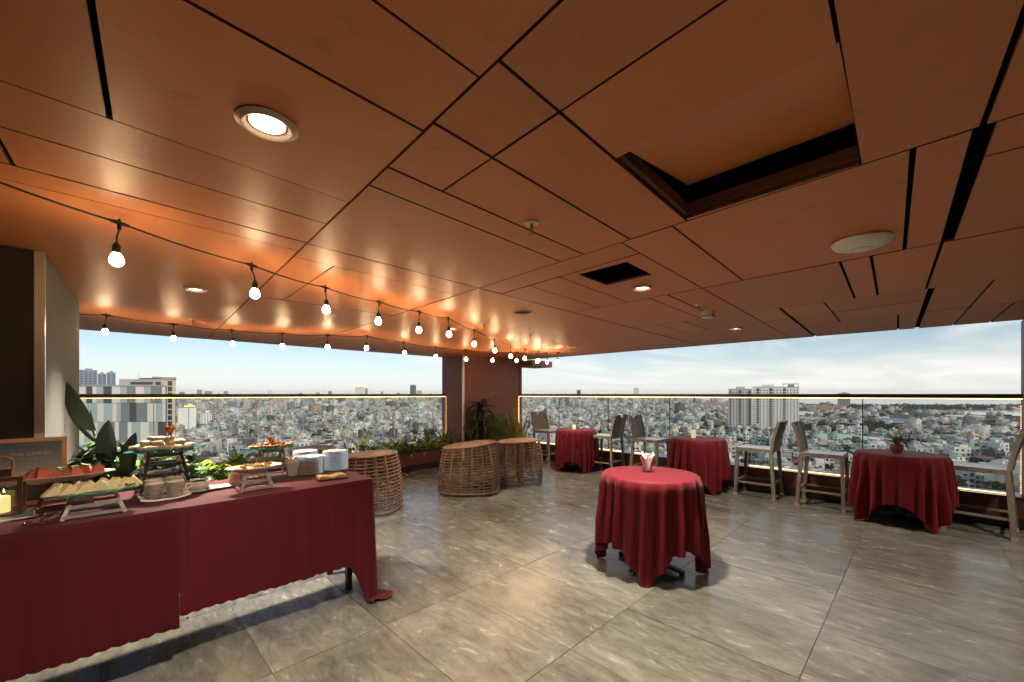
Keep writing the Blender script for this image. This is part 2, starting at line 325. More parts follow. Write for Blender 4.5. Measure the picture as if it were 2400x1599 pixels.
# ------------------------------------------------------------------ ceiling with its traced panels
CZ=2.34
def cp(px,py):
    v=at(px,py,CZ); return (v.x,v.y)
seams=[ # (x0,y0,x1,y1,gap_m)
 (1316,0,487,793,0.0096),(1703,0,1041,445,0.0088),(2400,265,800,779,.011),(906,390,1363,594,0.0144),
 (434,0,987,305,0.0088),(875,0,1118,178,0.0088),(0,189,812,473,.007),(0,297,760,524,.007),(0,380,717,569,.014),
 (212,0,257,276,.015),(0,334,30,386,.014),(0,418,694,587,.004),
 (719,571,1577,793,.014),(865,434,1311,612,.010),(686,602,1069,691,.008),
 (1455,568,1853,792,0.0096),(1156,371,1475,560,0.0096),(1311,263,1610,518,0.0112),(1947,0,2016,385,0.0096),
 (2400,36,2305,291,.016),(2310,290,2220,565,.052),(2400,344,2305,368,.012),
 (1178,688,1500,594,.010),(2400,532,1200,760,.011),(1575,530,1738,655,0.0104),(2140,351,2120,584,.018),
 (2208,569,2172,673,.016),(1969,615,2002,696,.016),(2042,601,2057,690,.016),
 (2400,647,1481,768,.011),(2184,673,2149,768,.040),(2317,671,2238,758,.014),(2377,710,2325,752,.014),
 (1828,723,1907,786,.030),(1940,719,1967,751,.014),(2174,703,1500,795,.008),(2400,706,1884,763,.011),(2105,740,2105,775,.016),
 (1241,670,1401,720,.010),(1310,649,1470,708,.010),(1521,699,1644,747,.010),(1562,690,1677,742,.014),
 (1200,712,1307,738,.008),(1269,748,1404,777,.010),(1560,766,1631,788,.010),(1621,760,1685,782,.010),
 (161,602,212,690,.016),(112,597,620,661,.004),(196,655,560,722,.005),(176,688,543,735,.010),(308,628,315,671,.012),
 (781,625,666,703,.010),(875,648,798,686,.010),(607,695,935,742,.010),(560,735,1024,793,.008),(200,673,550,738,.004),
 (900,775,1060,737,.008),(1300,742,1110,800,.006),
]
def clip_poly(poly, p, nrm, w_, tagv):
    """poly: list of (pt, edge_gap) where edge_gap belongs to edge pt->next; keep side n.(x-p)>=0."""
    out=[]; n=len(poly)
    for i in range(n):
        (a,ga),(b,_)=poly[i],poly[(i+1)%n]
        da=(a[0]-p[0])*nrm[0]+(a[1]-p[1])*nrm[1]; db=(b[0]-p[0])*nrm[0]+(b[1]-p[1])*nrm[1]
        if da>=0: out.append((a,ga))
        if (da>=0)!=(db>=0):
            t_=da/(da-db); q=(a[0]+(b[0]-a[0])*t_,a[1]+(b[1]-a[1])*t_)
            if da>=0: out.append((q,tagv))
            else: out.append((q,ga))
    return out
CX0,CX1,CY0,CY1=-4.2,7.36,-3.9,7.75
polys=[[((CX0,CY0),0),((CX1,CY0),0),((CX1,CY1),0),((CX0,CY1),0)]]
SG=[]
for (x0,y0,x1,y1,gw) in seams:
    a=cp(x0,y0); c=cp(x1,y1); d=Vector((c[0]-a[0],c[1]-a[1])); Ls=d.length; d/=Ls
    s0=-5.0 if (x0<=0 or y0<=0 or x0>=2400) else -.04
    SG.append((a,d,s0,Ls+.06,gw))
def split_area(P): 
    return abs(sum(P[i][0][0]*P[(i+1)%len(P)][0][1]-P[(i+1)%len(P)][0][0]*P[i][0][1] for i in range(len(P))))/2
for thr in (.97,.97,.97,.9,.9,.8,.7,.62,.62):
    for (a,d,s0,s1,gw) in SG:
        nrm=(-d.y,d.x); new=[]
        for P in polys:
            ts=[]; n=len(P)
            for i in range(n):
                A,B=P[i][0],P[(i+1)%n][0]
                da=(A[0]-a[0])*nrm[0]+(A[1]-a[1])*nrm[1]; db=(B[0]-a[0])*nrm[0]+(B[1]-a[1])*nrm[1]
                if (da>=0)!=(db>=0):
                    t_=da/(da-db); q=(A[0]+(B[0]-A[0])*t_,A[1]+(B[1]-A[1])*t_); ts.append((q[0]-a[0])*d.x+(q[1]-a[1])*d.y)
            if len(ts)==2:
                t0,t1=min(ts),max(ts); ov=min(t1,s1)-max(t0,s0)
                if t1-t0>.05 and ov>thr*(t1-t0)-.05:
                    pa=clip_poly(P,a,nrm,gw,gw); pb=clip_poly(P,a,(-nrm[0],-nrm[1]),gw,gw)
                    if len(pa)>2 and len(pb)>2 and min(split_area(pa),split_area(pb))>.006:
                        new.append(pa); new.append(pb); continue
            new.append(P)
        polys=new
print('ceiling panels',len(polys))
def inset(P):
    out=[(p,0) for p,_ in P]; n=len(P)
    for i in range(n):
        A,g_=P[i]; B=P[(i+1)%n][0]; e=Vector((B[0]-A[0],B[1]-A[1]))
        if e.length<1e-6 or g_==0: continue
        e.normalize(); nn=(-e.y,e.x); p=(A[0]+nn[0]*g_/2,A[1]+nn[1]*g_/2)
        out=clip_poly(out,p,nn,0,0)
        if len(out)<3: return None
    return [p for p,_ in out]
def area(P): return abs(sum(P[i][0]*P[(i+1)%len(P)][1]-P[(i+1)%len(P)][0]*P[i][1] for i in range(len(P))))/2
hatch=[cp(1444,372),cp(1608,514),cp(2014,386),cp(1966,110)]
hole2=[cp(1355.6,644),cp(1469,614),cp(1527.5,644),cp(1422,669)]
def inside(P,q):
    s=None
    for i in range(len(P)):
        A,B=P[i],P[(i+1)%len(P)]; c=(B[0]-A[0])*(q[1]-A[1])-(B[1]-A[1])*(q[0]-A[0])
        if s is None: s=c>0
        elif (c>0)!=s: return False
    return True
def cen(P): return (sum(p[0] for p in P)/len(P),sum(p[1] for p in P)/len(P))
b=MB(); b.box(CX0,CX1,CY0,CY1,CZ+.34,CZ+.60)                 # slab above the panels, edge beam round the rim
b.box(CX1-.03,CX1,CY0,CY1,CZ+.014,CZ+.34); b.box(CX0,CX1-.03,CY1-.03,CY1,CZ+.014,CZ+.34)
b.box(CX0,CX0+.03,CY0,CY1-.03,CZ+.014,CZ+.34); b.box(CX0+.03,CX1-.03,CY0,CY0+.03,CZ+.014,CZ+.34)
ceil=b.build('ceiling',MT['void']); tag(ceil,kind='structure')
hc=cen(hatch); h2c=cen(hole2); npan=0
def subtract(poly, hole):
    """split a convex polygon round a convex hole into convex pieces outside it"""
    res=[]; rest=[(p,0) for p in poly]
    a=sum(hole[i][0]*hole[(i+1)%len(hole)][1]-hole[(i+1)%len(hole)][0]*hole[i][1] for i in range(len(hole)))
    H=hole if a>0 else hole[::-1]
    for i in range(len(H)):
        A,B=H[i],H[(i+1)%len(H)]; e=Vector((B[0]-A[0],B[1]-A[1])).normalized(); nn=(-e.y,e.x)
        o_=clip_poly(rest,A,(-nn[0],-nn[1]),0,0); rest=clip_poly(rest,A,nn,0,0)
        if len(o_)>=3 and area([p for p,_ in o_])>1e-4: res.append([p for p,_ in o_])
    return res
for P in polys:
    q=inset(P)
    if q is None or area(q)<.002: continue
    c=cen(q)
    bb=MB(); z0=CZ+random.uniform(-.0012,.0012)
    ih=inside(q,hc) or any(inside(q,((hc[0]+p[0])/2,(hc[1]+p[1])/2)) for p in hatch)
    i2=inside(q,h2c)
    if ih or i2:
        pcs=subtract(q,hatch if ih else hole2)
        for pc in pcs: bb.prism(pc,z0,z0+.014)
        if not pcs: continue
    else: bb.prism(q,z0,z0+.014)
    me=bb.mesh('panel',[MT['panel'],MT['panel_edge']])
    for f in me.polygons:
        if abs(f.normal.z)<.5: f.material_index=1
    link('panel',me,ceil); npan+=1
# raised (hinged open) panel in the big hatch
b=MB(); A=[Vector((p[0],p[1],CZ)) for p in hatch]; cc=sum(A,Vector())/4
A[0].z+=.012; A[3].z+=.012; A[1]+= (cc-A[1])*.05; A[2]+=(cc-A[2])*.04; A[1].z=CZ+.15; A[2].z=CZ+.15; A[0]+=(A[3]-A[0])*.07
b.add([*A,*[a+Vector((0,0,.014)) for a in A]],[(0,1,2,3),(7,6,5,4),(1,0,4,5),(2,1,5,6),(3,2,6,7),(0,3,7,4)]); 
o=b.build('panel',MT['panel'],ceil); o['label']='raised ceiling panel left open above the big access hatch'
b=MB()
for i in range(4):
    p,q=A[i],A[(i+1)%4]; P0=Vector((*hatch[i],CZ+.016)); P1=Vector((*hatch[(i+1)%4],CZ+.016))
    if i in (0,1): b.bar(P0+Vector((0,0,.03)),P1+Vector((0,0,.03)),.02,.05)
b.build('hatch_frame',MT['panel_edge'],ceil)

# ------------------------------------------------------------------ walls, kerb, column
KX=7.2; GX=7.3; GY=7.7; PY=7.05; KZ=.36
b=MB(); b.box(KX,7.5,-3.6,7.02,.10,KZ-.02); k1=b.build('window_kerb',MT['dkbrown']); tag(k1,kind='structure')
b=MB(); b.box(KX-.012,KX,-3.6,7.02,.0,.12); b.build('skirting',MT['skirt'],k1)
b=MB(); b.box(KX-.02,7.52,-3.6,7.02,KZ-.02,KZ); b.build('sill',MT['granite'],k1)
b=MB(); b.box(KX,7.5,-3.6,7.02,-.2,.10); b.build('kerb_base',MT['dkbrown'],k1)
# corner column
b=MB(); b.box(5.56,7.38,PY,7.84,0,CZ+.1); col_=b.build('column',MT['brown']); tag(col_,'brown painted corner column with white edge strip between the two railings','column')
b=MB(); b.box(5.535,5.575,PY-.015,PY+.02,0.05,CZ-.004); b.build('corner_trim',MT['whitemetal'],col_)
b=MB(); b.box(7.30,7.385,PY-.012,PY+.03,0,CZ-.004); b.build('edge_trim',MT['dkbrown'],col_)
b=MB(); b.box(7.38,8.15,6.7,7.3,CZ-.16,CZ-.01); b.box(6.9,7.38,PY-.1,7.0,CZ-.04,CZ-.006); o=b.build('beam_stub',MT['brown'],col_)
# left pillar
b=MB(); b.prism([(-3.4,3.71),(-.238,3.71),(-.14,5.4),(-3.4,5.4)],0,CZ-.002); pil=b.build('pillar_wall',MT['plaster']); tag(pil,'textured grey plaster pillar beside the buffet with dark front','wall')
b=MB(); b.box(-3.4,-.276,3.67,3.709,0,CZ-.003); b.build('front_panel',MT['dkpanel'],pil)
b=MB(); b.box(-.276,-.234,3.655,3.708,0,CZ-.003); b.build('corner_strip',MT['steel'],pil)
# right end post
b=MB(); b.box(7.2,7.5,-1.5,-.80,KZ,CZ-.002); po=b.build('end_post',MT['brown']); tag(po,'brown end post closing the right railing at the photo edge','post')
b=MB(); b.box(7.185,7.2,-1.45,-.82,KZ,CZ-.003); b.build('face_panel',MT['dkbrown'],po)
# room behind the camera
b=MB(); b.box(-4.2,-3.95,-3.9,5.4,0,CZ-.002); tag(b.build('back_wall_left',MT['dkpanel']),kind='structure')
b=MB(); b.box(-3.95,7.36,-3.9,-3.65,0,CZ-.002); tag(b.build('back_wall_right',MT['brown']),kind='structure')

# ------------------------------------------------------------------ glass railings
def led_run(pts_fn, n, s=.011):
    b=MB()
    for i in range(n):
        p=pts_fn((i+.5)/n); b.box(p[0]-s/2,p[0]+s/2,p[1]-s/2,p[1]+s/2,p[2]-.004,p[2]+.004)
    return b
def railing(label, axis, c, cuts, zb):
    t=thing('glass_railing',label,'railing',(0,0,0))
    for a0,a1 in zip(cuts[:-1],cuts[1:]):
        lo,hi=min(a0,a1)+.006,max(a0,a1)-.006
        b=MB()
        if axis=='x': b.box(lo,hi,c-.006,c+.006,zb,1.452)
        else: b.box(c-.006,c+.006,lo,hi,zb,1.452)
        b.build('glass_pane',MT['glass'],t)
        b=MB()
        e=max(a0,a1)
        if axis=='x': b.box(e-.005,e+.005,c-.007,c+.007,zb,1.45)
        else: b.box(c-.007,c+.007,e-.005,e+.005,zb,1.45)
        b.build('joint',MT['whitemetal'] if axis=='x' else MT['rail'],t)
    lo,hi=min(cuts),max(cuts); b=MB()
    if axis=='x': b.box(lo,hi,c-.035,c+.035,1.452,1.502)
    else: b.box(c-.035,c+.035,lo,hi,1.452,1.502)
    b.build('handrail',MT['rail'],t)
    L_=hi-lo
    fn=(lambda u:(lo+u*L_,c-.028,1.446)) if axis=='x' else (lambda u:(c-.028,lo+u*L_,1.446))
    o=led_run(fn,int(L_/.017)).build('led_strip',MT['led'],t); o['kind']='stuff'
    return t,lo,hi
rl,lo,hi=railing('long glass railing with lit top rail on the left side','x',GY,[-1.9,-.72,.525,1.788,3.03,4.27,5.54],.30)
o=led_run(lambda u:(.3+u*5.2,GY-.03,.40),230).build('led_strip',MT['led'],rl); o['kind']='stuff'
o=led_run(lambda u:(5.535,GY-.05,.45+u*.99),60,.008).build('led_strip',MT['led_dim'],rl); o['kind']='stuff'
rr_,lo,hi=railing('long glass railing with lit top rail on the right side','y',GX,[7.03,5.80,4.53,3.25,1.945,.577,-.79],KZ)
for (u0,u1) in ((4.2,6.95),(3.55,3.95),(.55,1.95),(-.72,.1)):
    o=led_run(lambda u:(GX-.03,u0+u*(u1-u0),KZ+.012),int((u1-u0)/.017)).build('led_strip',MT['led'],rr_); o['kind']='stuff'
o=led_run(lambda u:(GX-.04,7.02,.75+u*.69),34).build('led_strip',MT['led'],rr_); o['kind']='stuff'
o=led_run(lambda u:(GX-.04,-.775,KZ+.02+u*1.0),44,.009).build('led_strip',MT['led_dim'],rr_); o['kind']='stuff'

# ------------------------------------------------------------------ planter with its plants
pt=thing('planter','long low brown planter box under the left glass railing','planter',(0,0,0))
b=MB(); b.box(-1.9,5.54,PY,PY+.05,.1,.355); b.box(-1.9,5.54,PY+.05,GY+.14,.0,.05); b.build('front_wall',MT['dkbrown'],pt)
b=MB(); b.box(-1.9,5.54,PY-.012,PY,.0,.115); b.build('skirting',MT['skirt'],pt)
b=MB(); b.box(-1.9,5.54,PY-.02,PY+.06,.355,.378); b.build('coping',MT['granite'],pt)
b=MB(); b.box(-1.9,5.54,GY+.04,GY+.14,.05,.34); b.build('back_wall',MT['dkbrown'],pt)
b=MB(); b.box(-1.9,5.54,PY+.05,GY+.04,.2,.33); b.build('soil',MT['soil'],pt)

def blade(b, base, az, ln, wd, lift, droop, mi=0, n=7, fold=.25, tip=.0):
    """arching leaf: strip of quads, two halves folded along the midrib"""
    d=Vector((math.cos(az),math.sin(az),0)); s=Vector((-math.sin(az),math.cos(az),0)); p=Vector(base); el=lift
    vs=[]; st=ln/n
    for i in range(n+1):
        t=i/n; w_=wd*(math.sin(math.pi*min(1,.12+.88*t)**.75)**.8 if t<1 else tip)+.0006
        dirv=d*math.cos(el)+Vector((0,0,math.sin(el))); up=-d*math.sin(el)+Vector((0,0,math.cos(el)))
        vs += [p-s*w_/2+up*w_*fold, p, p+s*w_/2+up*w_*fold]
        p=p+dirv*st; el-=droop/n
    fs=[]
    for i in range(n):
        o=i*3; fs += [(o,o+1,o+4,o+3),(o+1,o+2,o+5,o+4)]
    b.add(vs,fs,mi)
def clump(seed, n, ln, wd, lift=(.7,1.4), droop=(.6,1.8), mi2=.3, r0=.03, nseg=6):
    rd=random.Random(seed); b=MB()
    for k in range(n):
        a=rd.uniform(0,6.283); r=rd.uniform(0,r0)
        blade(b,(r*math.cos(a),r*math.sin(a),0),a+rd.uniform(-.3,.3),ln*rd.uniform(.6,1.15),wd*rd.uniform(.7,1.2),rd.uniform(*lift),rd.uniform(*droop),1 if rd.random()<mi2 else 0,nseg)
    return b
protos=[clump(1,26,.30,.035,mi2=.45).mesh('leaves',[MT['leaf'],MT['yleaf']]),
        clump(2,34,.20,.055,lift=(.3,1.2),droop=(.3,1.2),mi2=.6,r0=.09).mesh('leaves',[MT['leaf'],MT['yleaf']]),
        clump(3,16,.46,.040,lift=(.9,1.45),droop=(.8,2.4),mi2=.35).mesh('leaves',[MT['leaf'],MT['yleaf']]),
        clump(4,40,.17,.05,lift=(.1,1.0),droop=(.2,.9),mi2=.15,r0=.12).mesh('leaves',[MT['leaf'],MT['yleaf']])]
names=['striped green and yellow grassy clump','yellow leafed croton bush','tall clump of arching strap leaves','low round leafed green plant']
panes=['first','second','third','fourth','fifth','sixth']
xx=.35; k=0; cnt={}
cutsL=[-1.9,-.72,.525,1.788,3.03,4.27,5.54]
while xx<5.45:
    for row in range(2):
        kind=random.choice([0,1,1,3,3,0,2 if row else 1]); y_=PY+.2+row*.27+random.uniform(-.05,.05); x_=xx+random.uniform(-.08,.08)
        pane=sum(1 for c in cutsL[1:-1] if x_>c); key=(kind,pane,row)
        lab='%s in planter %s row, %s left pane'%(names[kind],'back' if row else 'front',panes[pane])
        o=link('planter_plant',protos[kind],None,(x_,min(y_,GY-.12),.325),(0,0,random.uniform(0,6.28)),(random.uniform(1.05,1.55),)*3)
        tag(o,lab,'plant','plants growing in the long planter')
    xx+=.17
b=MB()
for k in range(900):
    x=random.uniform(.2,5.5); y=random.uniform(PY+.06,GY-.05); a=random.uniform(0,6.28); s=random.uniform(.03,.06)
    blade(b,(x,y,.33+random.uniform(0,.06)),a,s*1.5,s*.7,random.uniform(.1,1.2),.5,random.choice([0,0,1]),2)
tag(b.build('ground_cover',[MT['leaf'],MT['yleaf']]),'small leaves covering the soil of the planter','ground cover',kind='stuff')
for (px,yy,nm) in ((815,7.5,'thin flower stalks rising from planter near the buffet end'),(1003,7.45,'thin flower stalks rising from planter near the corner column')):
    x=on_y(px,yy); t=thing('flower_stalks',nm,'plant',(x,yy,.33),0)
    for q in range(7):
        a=random.uniform(-1,1); h=random.uniform(.35,.55); b=MB(); top=Vector((a*.16,random.uniform(-.05,.05),h))
        b.tube([(0,0,0),tuple(top*.55+Vector((0,0,.03))),tuple(top)],[.004,.003,.002],5); s_=b.build('stalk',MT['stem'],t)
        b=MB(); b.lathe([(0,-.012),(.009,0),(.004,.016),(0,.018)],6,top); b.build('bud',MT['flower'],s_)
# big strap leaf bush beside column
b=clump(21,16,.55,.06,lift=(.8,1.4),droop=(.3,1.2),mi2=.2,r0=.04); o=b.build('strap_leaf_plant',[MT['leaf'],MT['yleaf']],None,False,(5.3,7.4,.33)); tag(o,'upright strap leaf plant at the planter end against the column','plant')

# column plants in pots
def pot(t, r, h, m=MT['black']):
    b=MB(); b.lathe([(r*.75,0),(r,h),(r*.9,h),(r*.86,h-.03),(0,h-.03)],20); b.build('pot',m,t,True)
cp1=at(1115,1075,.05); t=thing('dracaena_plant','large drooping dark green plant in front of the corner column','plant',(5.75,6.72,0))
pot(t,.19,.34)
for k in range(85):
    a=random.uniform(0,6.283); b=MB(); zz=random.uniform(.45,1.22)
    blade(b,(random.uniform(-.04,.04),random.uniform(-.04,.04),zz),a,random.uniform(.38,.62),.052,random.uniform(.5,1.35),random.uniform(2.0,3.2),0,8)
    b.build('leaf',MT['dkleaf'],t,True)
b=MB(); b.tube([(0,0,.3),(0,.01,.7),(.01,0,1.22)],[.03,.025,.015],8); b.build('stem',MT['stem'],t)
b=MB(); b.tube([(0,0,1.2),(.06,-.06,1.35),(.16,-.16,1.5),(.27,-.27,1.58)],[.006,.005,.004,.002],5); b.build('flower_spike',MT['yleaf'],t)
t=thing('leafy_shrub','small leafed dark shrub between drooping plant and snake plant','shrub',(6.18,6.62,0)); pot(t,.17,.3)
b=MB()
for k in range(900):
    a=random.uniform(0,6.28); u=random.uniform(-1,1); r=.36*random.random()**.33; s=random.uniform(.03,.05)
    p=(r*math.cos(a)*math.sqrt(1-u*u)*1.0,r*math.sin(a)*math.sqrt(1-u*u),.74+u*r*.95)
    blade(b,p,random.uniform(0,6.28),s*1.6,s*.7,random.uniform(-.4,1.0),.6,0,2)
o=b.build('foliage',MT['leaf'],t); o['kind']='stuff'
b=MB(); 
for k in range(5): b.tube([(0,0,.25),(random.uniform(-.1,.1),random.uniform(-.1,.1),.5),(random.uniform(-.2,.2),random.uniform(-.2,.2),.8)],.006,5)
b.build('stem',MT['stem'],t)
t=thing('snake_plant','snake plant with upright yellow edged leaves by right railing corner','plant',(6.62,6.42,0)); pot(t,.17,.3,MT['terracotta'])
for k in range(24):
    a=random.uniform(0,6.283); r=random.uniform(.01,.1); b=MB(); ln=random.uniform(.68,.98)
    blade(b,(r*math.cos(a),r*math.sin(a),.27),a,ln,.072,random.uniform(1.2,1.52),random.uniform(-.1,.35),0,7,.3); l_=b.build('leaf',MT['vleaf'],t,True)

# ------------------------------------------------------------------ downlights, sprinklers, detectors
def make_downlight(x,y,label,lit=True,big=1.0,power=1.0,group='recessed ceiling downlights'):
    t=thing('downlight',label,'ceiling light',(x,y,CZ),0,group)
    r=.082*big
    b=MB(); b.lathe([(r,-.0015),(r,-.006),(r*.80,-.016),(r*.74,-.014),(r*.64,.0),(r*.60,.004)],32); b.build('trim_ring',MT['ring'],t,True)
    b=MB(); b.lathe([(0,-.002),(r*.5,-.0025),(r*.60,-.001)],24); b.build('lens',MT['lens'] if lit else MT['grille'],t,True)
    if lit:
        ld=bpy.data.lights.new('downlight_lamp','SPOT'); ld.energy=DOWNLIGHT_W*power; ld.color=(1,.88,.72); ld.spot_size=R_(128 if big>1.05 else 104); ld.spot_blend=1.0 if big>1.05 else .85; ld.shadow_soft_size=.055
        lo_=bpy.data.objects.new('lamp',ld); COL.objects.link(lo_); lo_.parent=t; lo_.location=(0,0,-.03)
    return t
for (px,py,lab,big) in ((627,290,'large bright ceiling downlight nearest the camera above the buffet',1.06),
      (458,677,'ceiling downlight near the grey pillar at the left',1),(1505,674,'lit downlight beside the small black ceiling hatch',1),
      (1724,769,'lit downlight beyond the smoke detector on the right',1),(1061,770,'lit downlight behind the string bulbs before the column',1),
      (1341,813,'small downlight near the ceiling edge right of the column',1)):
    p=at(px,py,CZ); make_downlight(p.x,p.y,lab,True,big,{627:2.1,458:3.4,1505:2.3}.get(px,1.0))
for (x,y,lab) in ((3.05,-1.15,'downlight behind the camera on the right'),(5.6,-1.15,'downlight beyond the right photo edge')):
    make_downlight(x,y,lab)
p=at(1225,732,CZ); t=thing('ceiling_speaker','round ceiling speaker with dark grille before the string bulbs','speaker',(p.x,p.y,CZ))
b=MB(); b.lathe([(.1,0),(.1,-.006),(.085,-.009),(.08,-.004)],28); b.build('rim',MT['steel'],t,True)
b=MB(); b.lathe([(0,-.002),(.08,-.004)],24); b.build('grille',MT['grille'],t)
def sprinkler(px,py,lab,s=1):
    p=at(px,py,CZ); t=thing('sprinkler',lab,'sprinkler',(p.x,p.y,CZ),random.random(),'fire sprinklers in the ceiling')
    b=MB(); b.lathe([(.036*s,0),(.034*s,-.007),(.016*s,-.010),(0,-.010)],20); b.build('rosette',MT['steel'],t,True)
    b=MB(); b.tube([(0,0,-.008),(0,0,-.035*s)],.008*s,8)
    for sg in (-1,1): b.tube([(sg*.006,0,-.033*s),(sg*.015*s,0,-.047*s),(sg*.004,0,-.063*s)],.003*s,6)
    b.build('body',MT['brass'],t,True)
    b=MB(); b.lathe([(.017*s,-.064*s),(.018*s,-.067*s),(0,-.067*s)],12); b.build('deflector',MT['brass'],t)
sprinkler(1246,521,'fire sprinkler with round rosette in middle of the ceiling')
sprinkler(452,747,'small fire sprinkler above the left window'); sprinkler(1135,758,'small fire sprinkler left of the ceiling speaker'); sprinkler(1244,783,'small fire sprinkler just above the corner column'); sprinkler(1638,714,'fire sprinkler beside the white smoke detector')
p=at(2019,563,CZ); t=thing('ceiling_dome','large white oval wireless dome under the ceiling at right','ceiling device',(p.x,p.y,CZ))
b=MB(); b.lathe([(.125,0),(.132,-.010),(.120,-.030),(.08,-.046),(.045,-.052),(.0,-.054)],36); b.build('cover',MT['plastic'],t,True)
b=MB(); b.lathe([(.052,-.0505),(.05,-.0555),(.044,-.0555),(.042,-.051)],28); b.build('ring',MT['plastic'],t,True)
p=at(1660,730,CZ); t=thing('smoke_detector','white round smoke detector hanging from the ceiling','smoke detector',(p.x,p.y,CZ))
b=MB(); b.lathe([(.062,0),(.064,-.024),(.06,-.028)],24); b.build('base',MT['plastic'],t,True)
b=MB(); b.lathe([(.052,-.028),(.052,-.034),(.057,-.037),(.056,-.062),(.038,-.072),(0,-.075)],24); b.build('cap',MT['plastic'],t,True)
b=MB()
for k in range(12):
    a=k*math.pi/6; b.box(.052,.0585,-.009,.009,-.054,-.043,0,Matrix.Rotation(a,4,'Z'))
b.build('vent_slot',MT['grille'],t)

# ------------------------------------------------------------------ string lights
def string(name_label, pts, hang, start):
    t=thing('string_lights',name_label,'string lights',(0,0,0))
    P=[at(x,y,z) for x,y,z in pts]
    path=[start]
    allp=[start]+P
    cab=[]
    for a,c in zip(allp[:-1],allp[1:]):
        for i in range(6):
            u=i/6; q=a.lerp(c,u); q.z-=.012*math.sin(math.pi*u); cab.append(q)
    cab.append(P[-1]); b=MB(); b.tube(cab,.0045,6); b.build('cable',MT['rubber'],t,True)
    for i,q in enumerate(P):
        nx=P[min(i+1,len(P)-1)]-P[max(i-1,0)]; nx.z=0; nx.normalize()
        b=MB(); b.tube([q-nx*.038,q-nx*.02,q+nx*.02,q+nx*.038],[.006,.0095,.0095,.006],8); b.lathe([(.007,.004),(.009,-.0),(.008,-.03),(.004,-.034)],8,q); b.lathe([(.004,.008),(.007,.013),(.004,.019),(0,.019)],8,q)
        b.build('connector',MT['rubber'],t,True)
        sw=Vector((random.uniform(-.015,.015),random.uniform(-.015,.015),0)); h=hang+random.uniform(-.008,.008); e=q+sw+Vector((0,0,-h+.075))
        b=MB(); b.tube([q+Vector((0,0,-.03)),(q+Vector((0,0,-.03))).lerp(e,.5)+sw*.4,e],.0035,6)
        b.lathe([(.006,.012),(.014,.0),(.0165,-.008),(.0165,-.03),(.015,-.038)],12,e); s_=b.build('socket',MT['socket'],t,True)
        b=MB(); b.lathe([(.011,-.030),(.013,-.038),(.020,-.050),(.026,-.066),(.0255,-.080),(.018,-.092),(.007,-.098),(0,-.099)],16,e); bl=b.build('bulb',MT['bulb'],s_,True)
    return t
zs=2.30
U=[(279.6,523),(590,622),(763,674.5),(889,708),(983,731),(1051,746),(1111.6,774),(1159,794.6),(1197.6,809.6),(1231,818),(1262,823),(1308,827)]
string('upper string of lit warm bulbs running from the left to the column',[(x,y,zs) for x,y in U],.18,at(-250,330,zs))
LW=[(249,739),(406.6,760),(543,774.5),(660.7,782),(768,785.7),(860.7,787.8),(945.7,803),(1021.7,813.7),(1090.7,821),(1155,825),(1211.8,826.5),(1258,828),(1281,829)]
string('lower string of lit warm bulbs along the left window edge',[(x,y,zs) for x,y in LW],.17,at(120,728,zs))

# ------------------------------------------------------------------ round tables
def round_cloth(R, H, half, nf, seed, crn):
    rd=random.Random(seed); n=288; m=22; ph=[rd.uniform(0,6.28) for _ in range(6)]; vs=[]; fs=[]
    b=MB(); vs.append((0,0,H+.004))
    for j in range(1,5):
        for i in range(n):
            a=2*math.pi*i/n; vs.append((R*j/4*math.cos(a)*.985,R*j/4*math.sin(a)*.985,H+.004))
    def edge(a):
        c=abs(math.cos(a)); s=abs(math.sin(a)); p=7.0
        return half/((c**p+s**p)**(1/p))
    for j in range(1,m+1):
        for i in range(n):
            a=2*math.pi*i/n; Lr=edge(a)-R; t=j/m; l=Lr*t
            sc=.005*(abs(math.sin(a*46))) if j==m else 0
            l-=sc
            f0=math.sin(nf*a+ph[0]+1.3*math.sin(2*a+ph[1])+.5*math.sin(5*a+ph[3])); fold=(math.copysign(abs(f0)**.7,f0)*.7+.35*math.sin((nf*1.7)//1*a+ph[2]+1.5*t))*(.75+.35*math.sin(3*a+ph[4]))
            cor=((edge(a)-half)/(half*.30))
            amp=(.007+.046*min(1,t*1.5)**1.1)*(1+.6*cor)
            rr=R+.016+amp*(fold*1.0)+.014*t*(.5+cor*.9)
            k=min(1,l/.05); z=H+.004-l*(.1+.9*k) if l<.05 else H+.004-l+.0
            z=max(z,0)
            if H-l<.012:
                z=.006+.006*abs(fold); rr+= (l-H)*.7
            aa=a+crn*0
            if j==1: rr=R+.004+.004*fold; z=H-.006
            vs.append((rr*math.cos(aa),rr*math.sin(aa),z))
    for i in range(n): fs.append((0,1+i,1+(i+1)%n))
    for j in range(m+3):
        for i in range(n):
            o=1+j*n; k=(i+1)%n; fs.append((o+i,o+n+i,o+n+k,o+k))
    b.add(vs,fs); me=b.mesh('cloth',MT['cloth'],True,180); return me
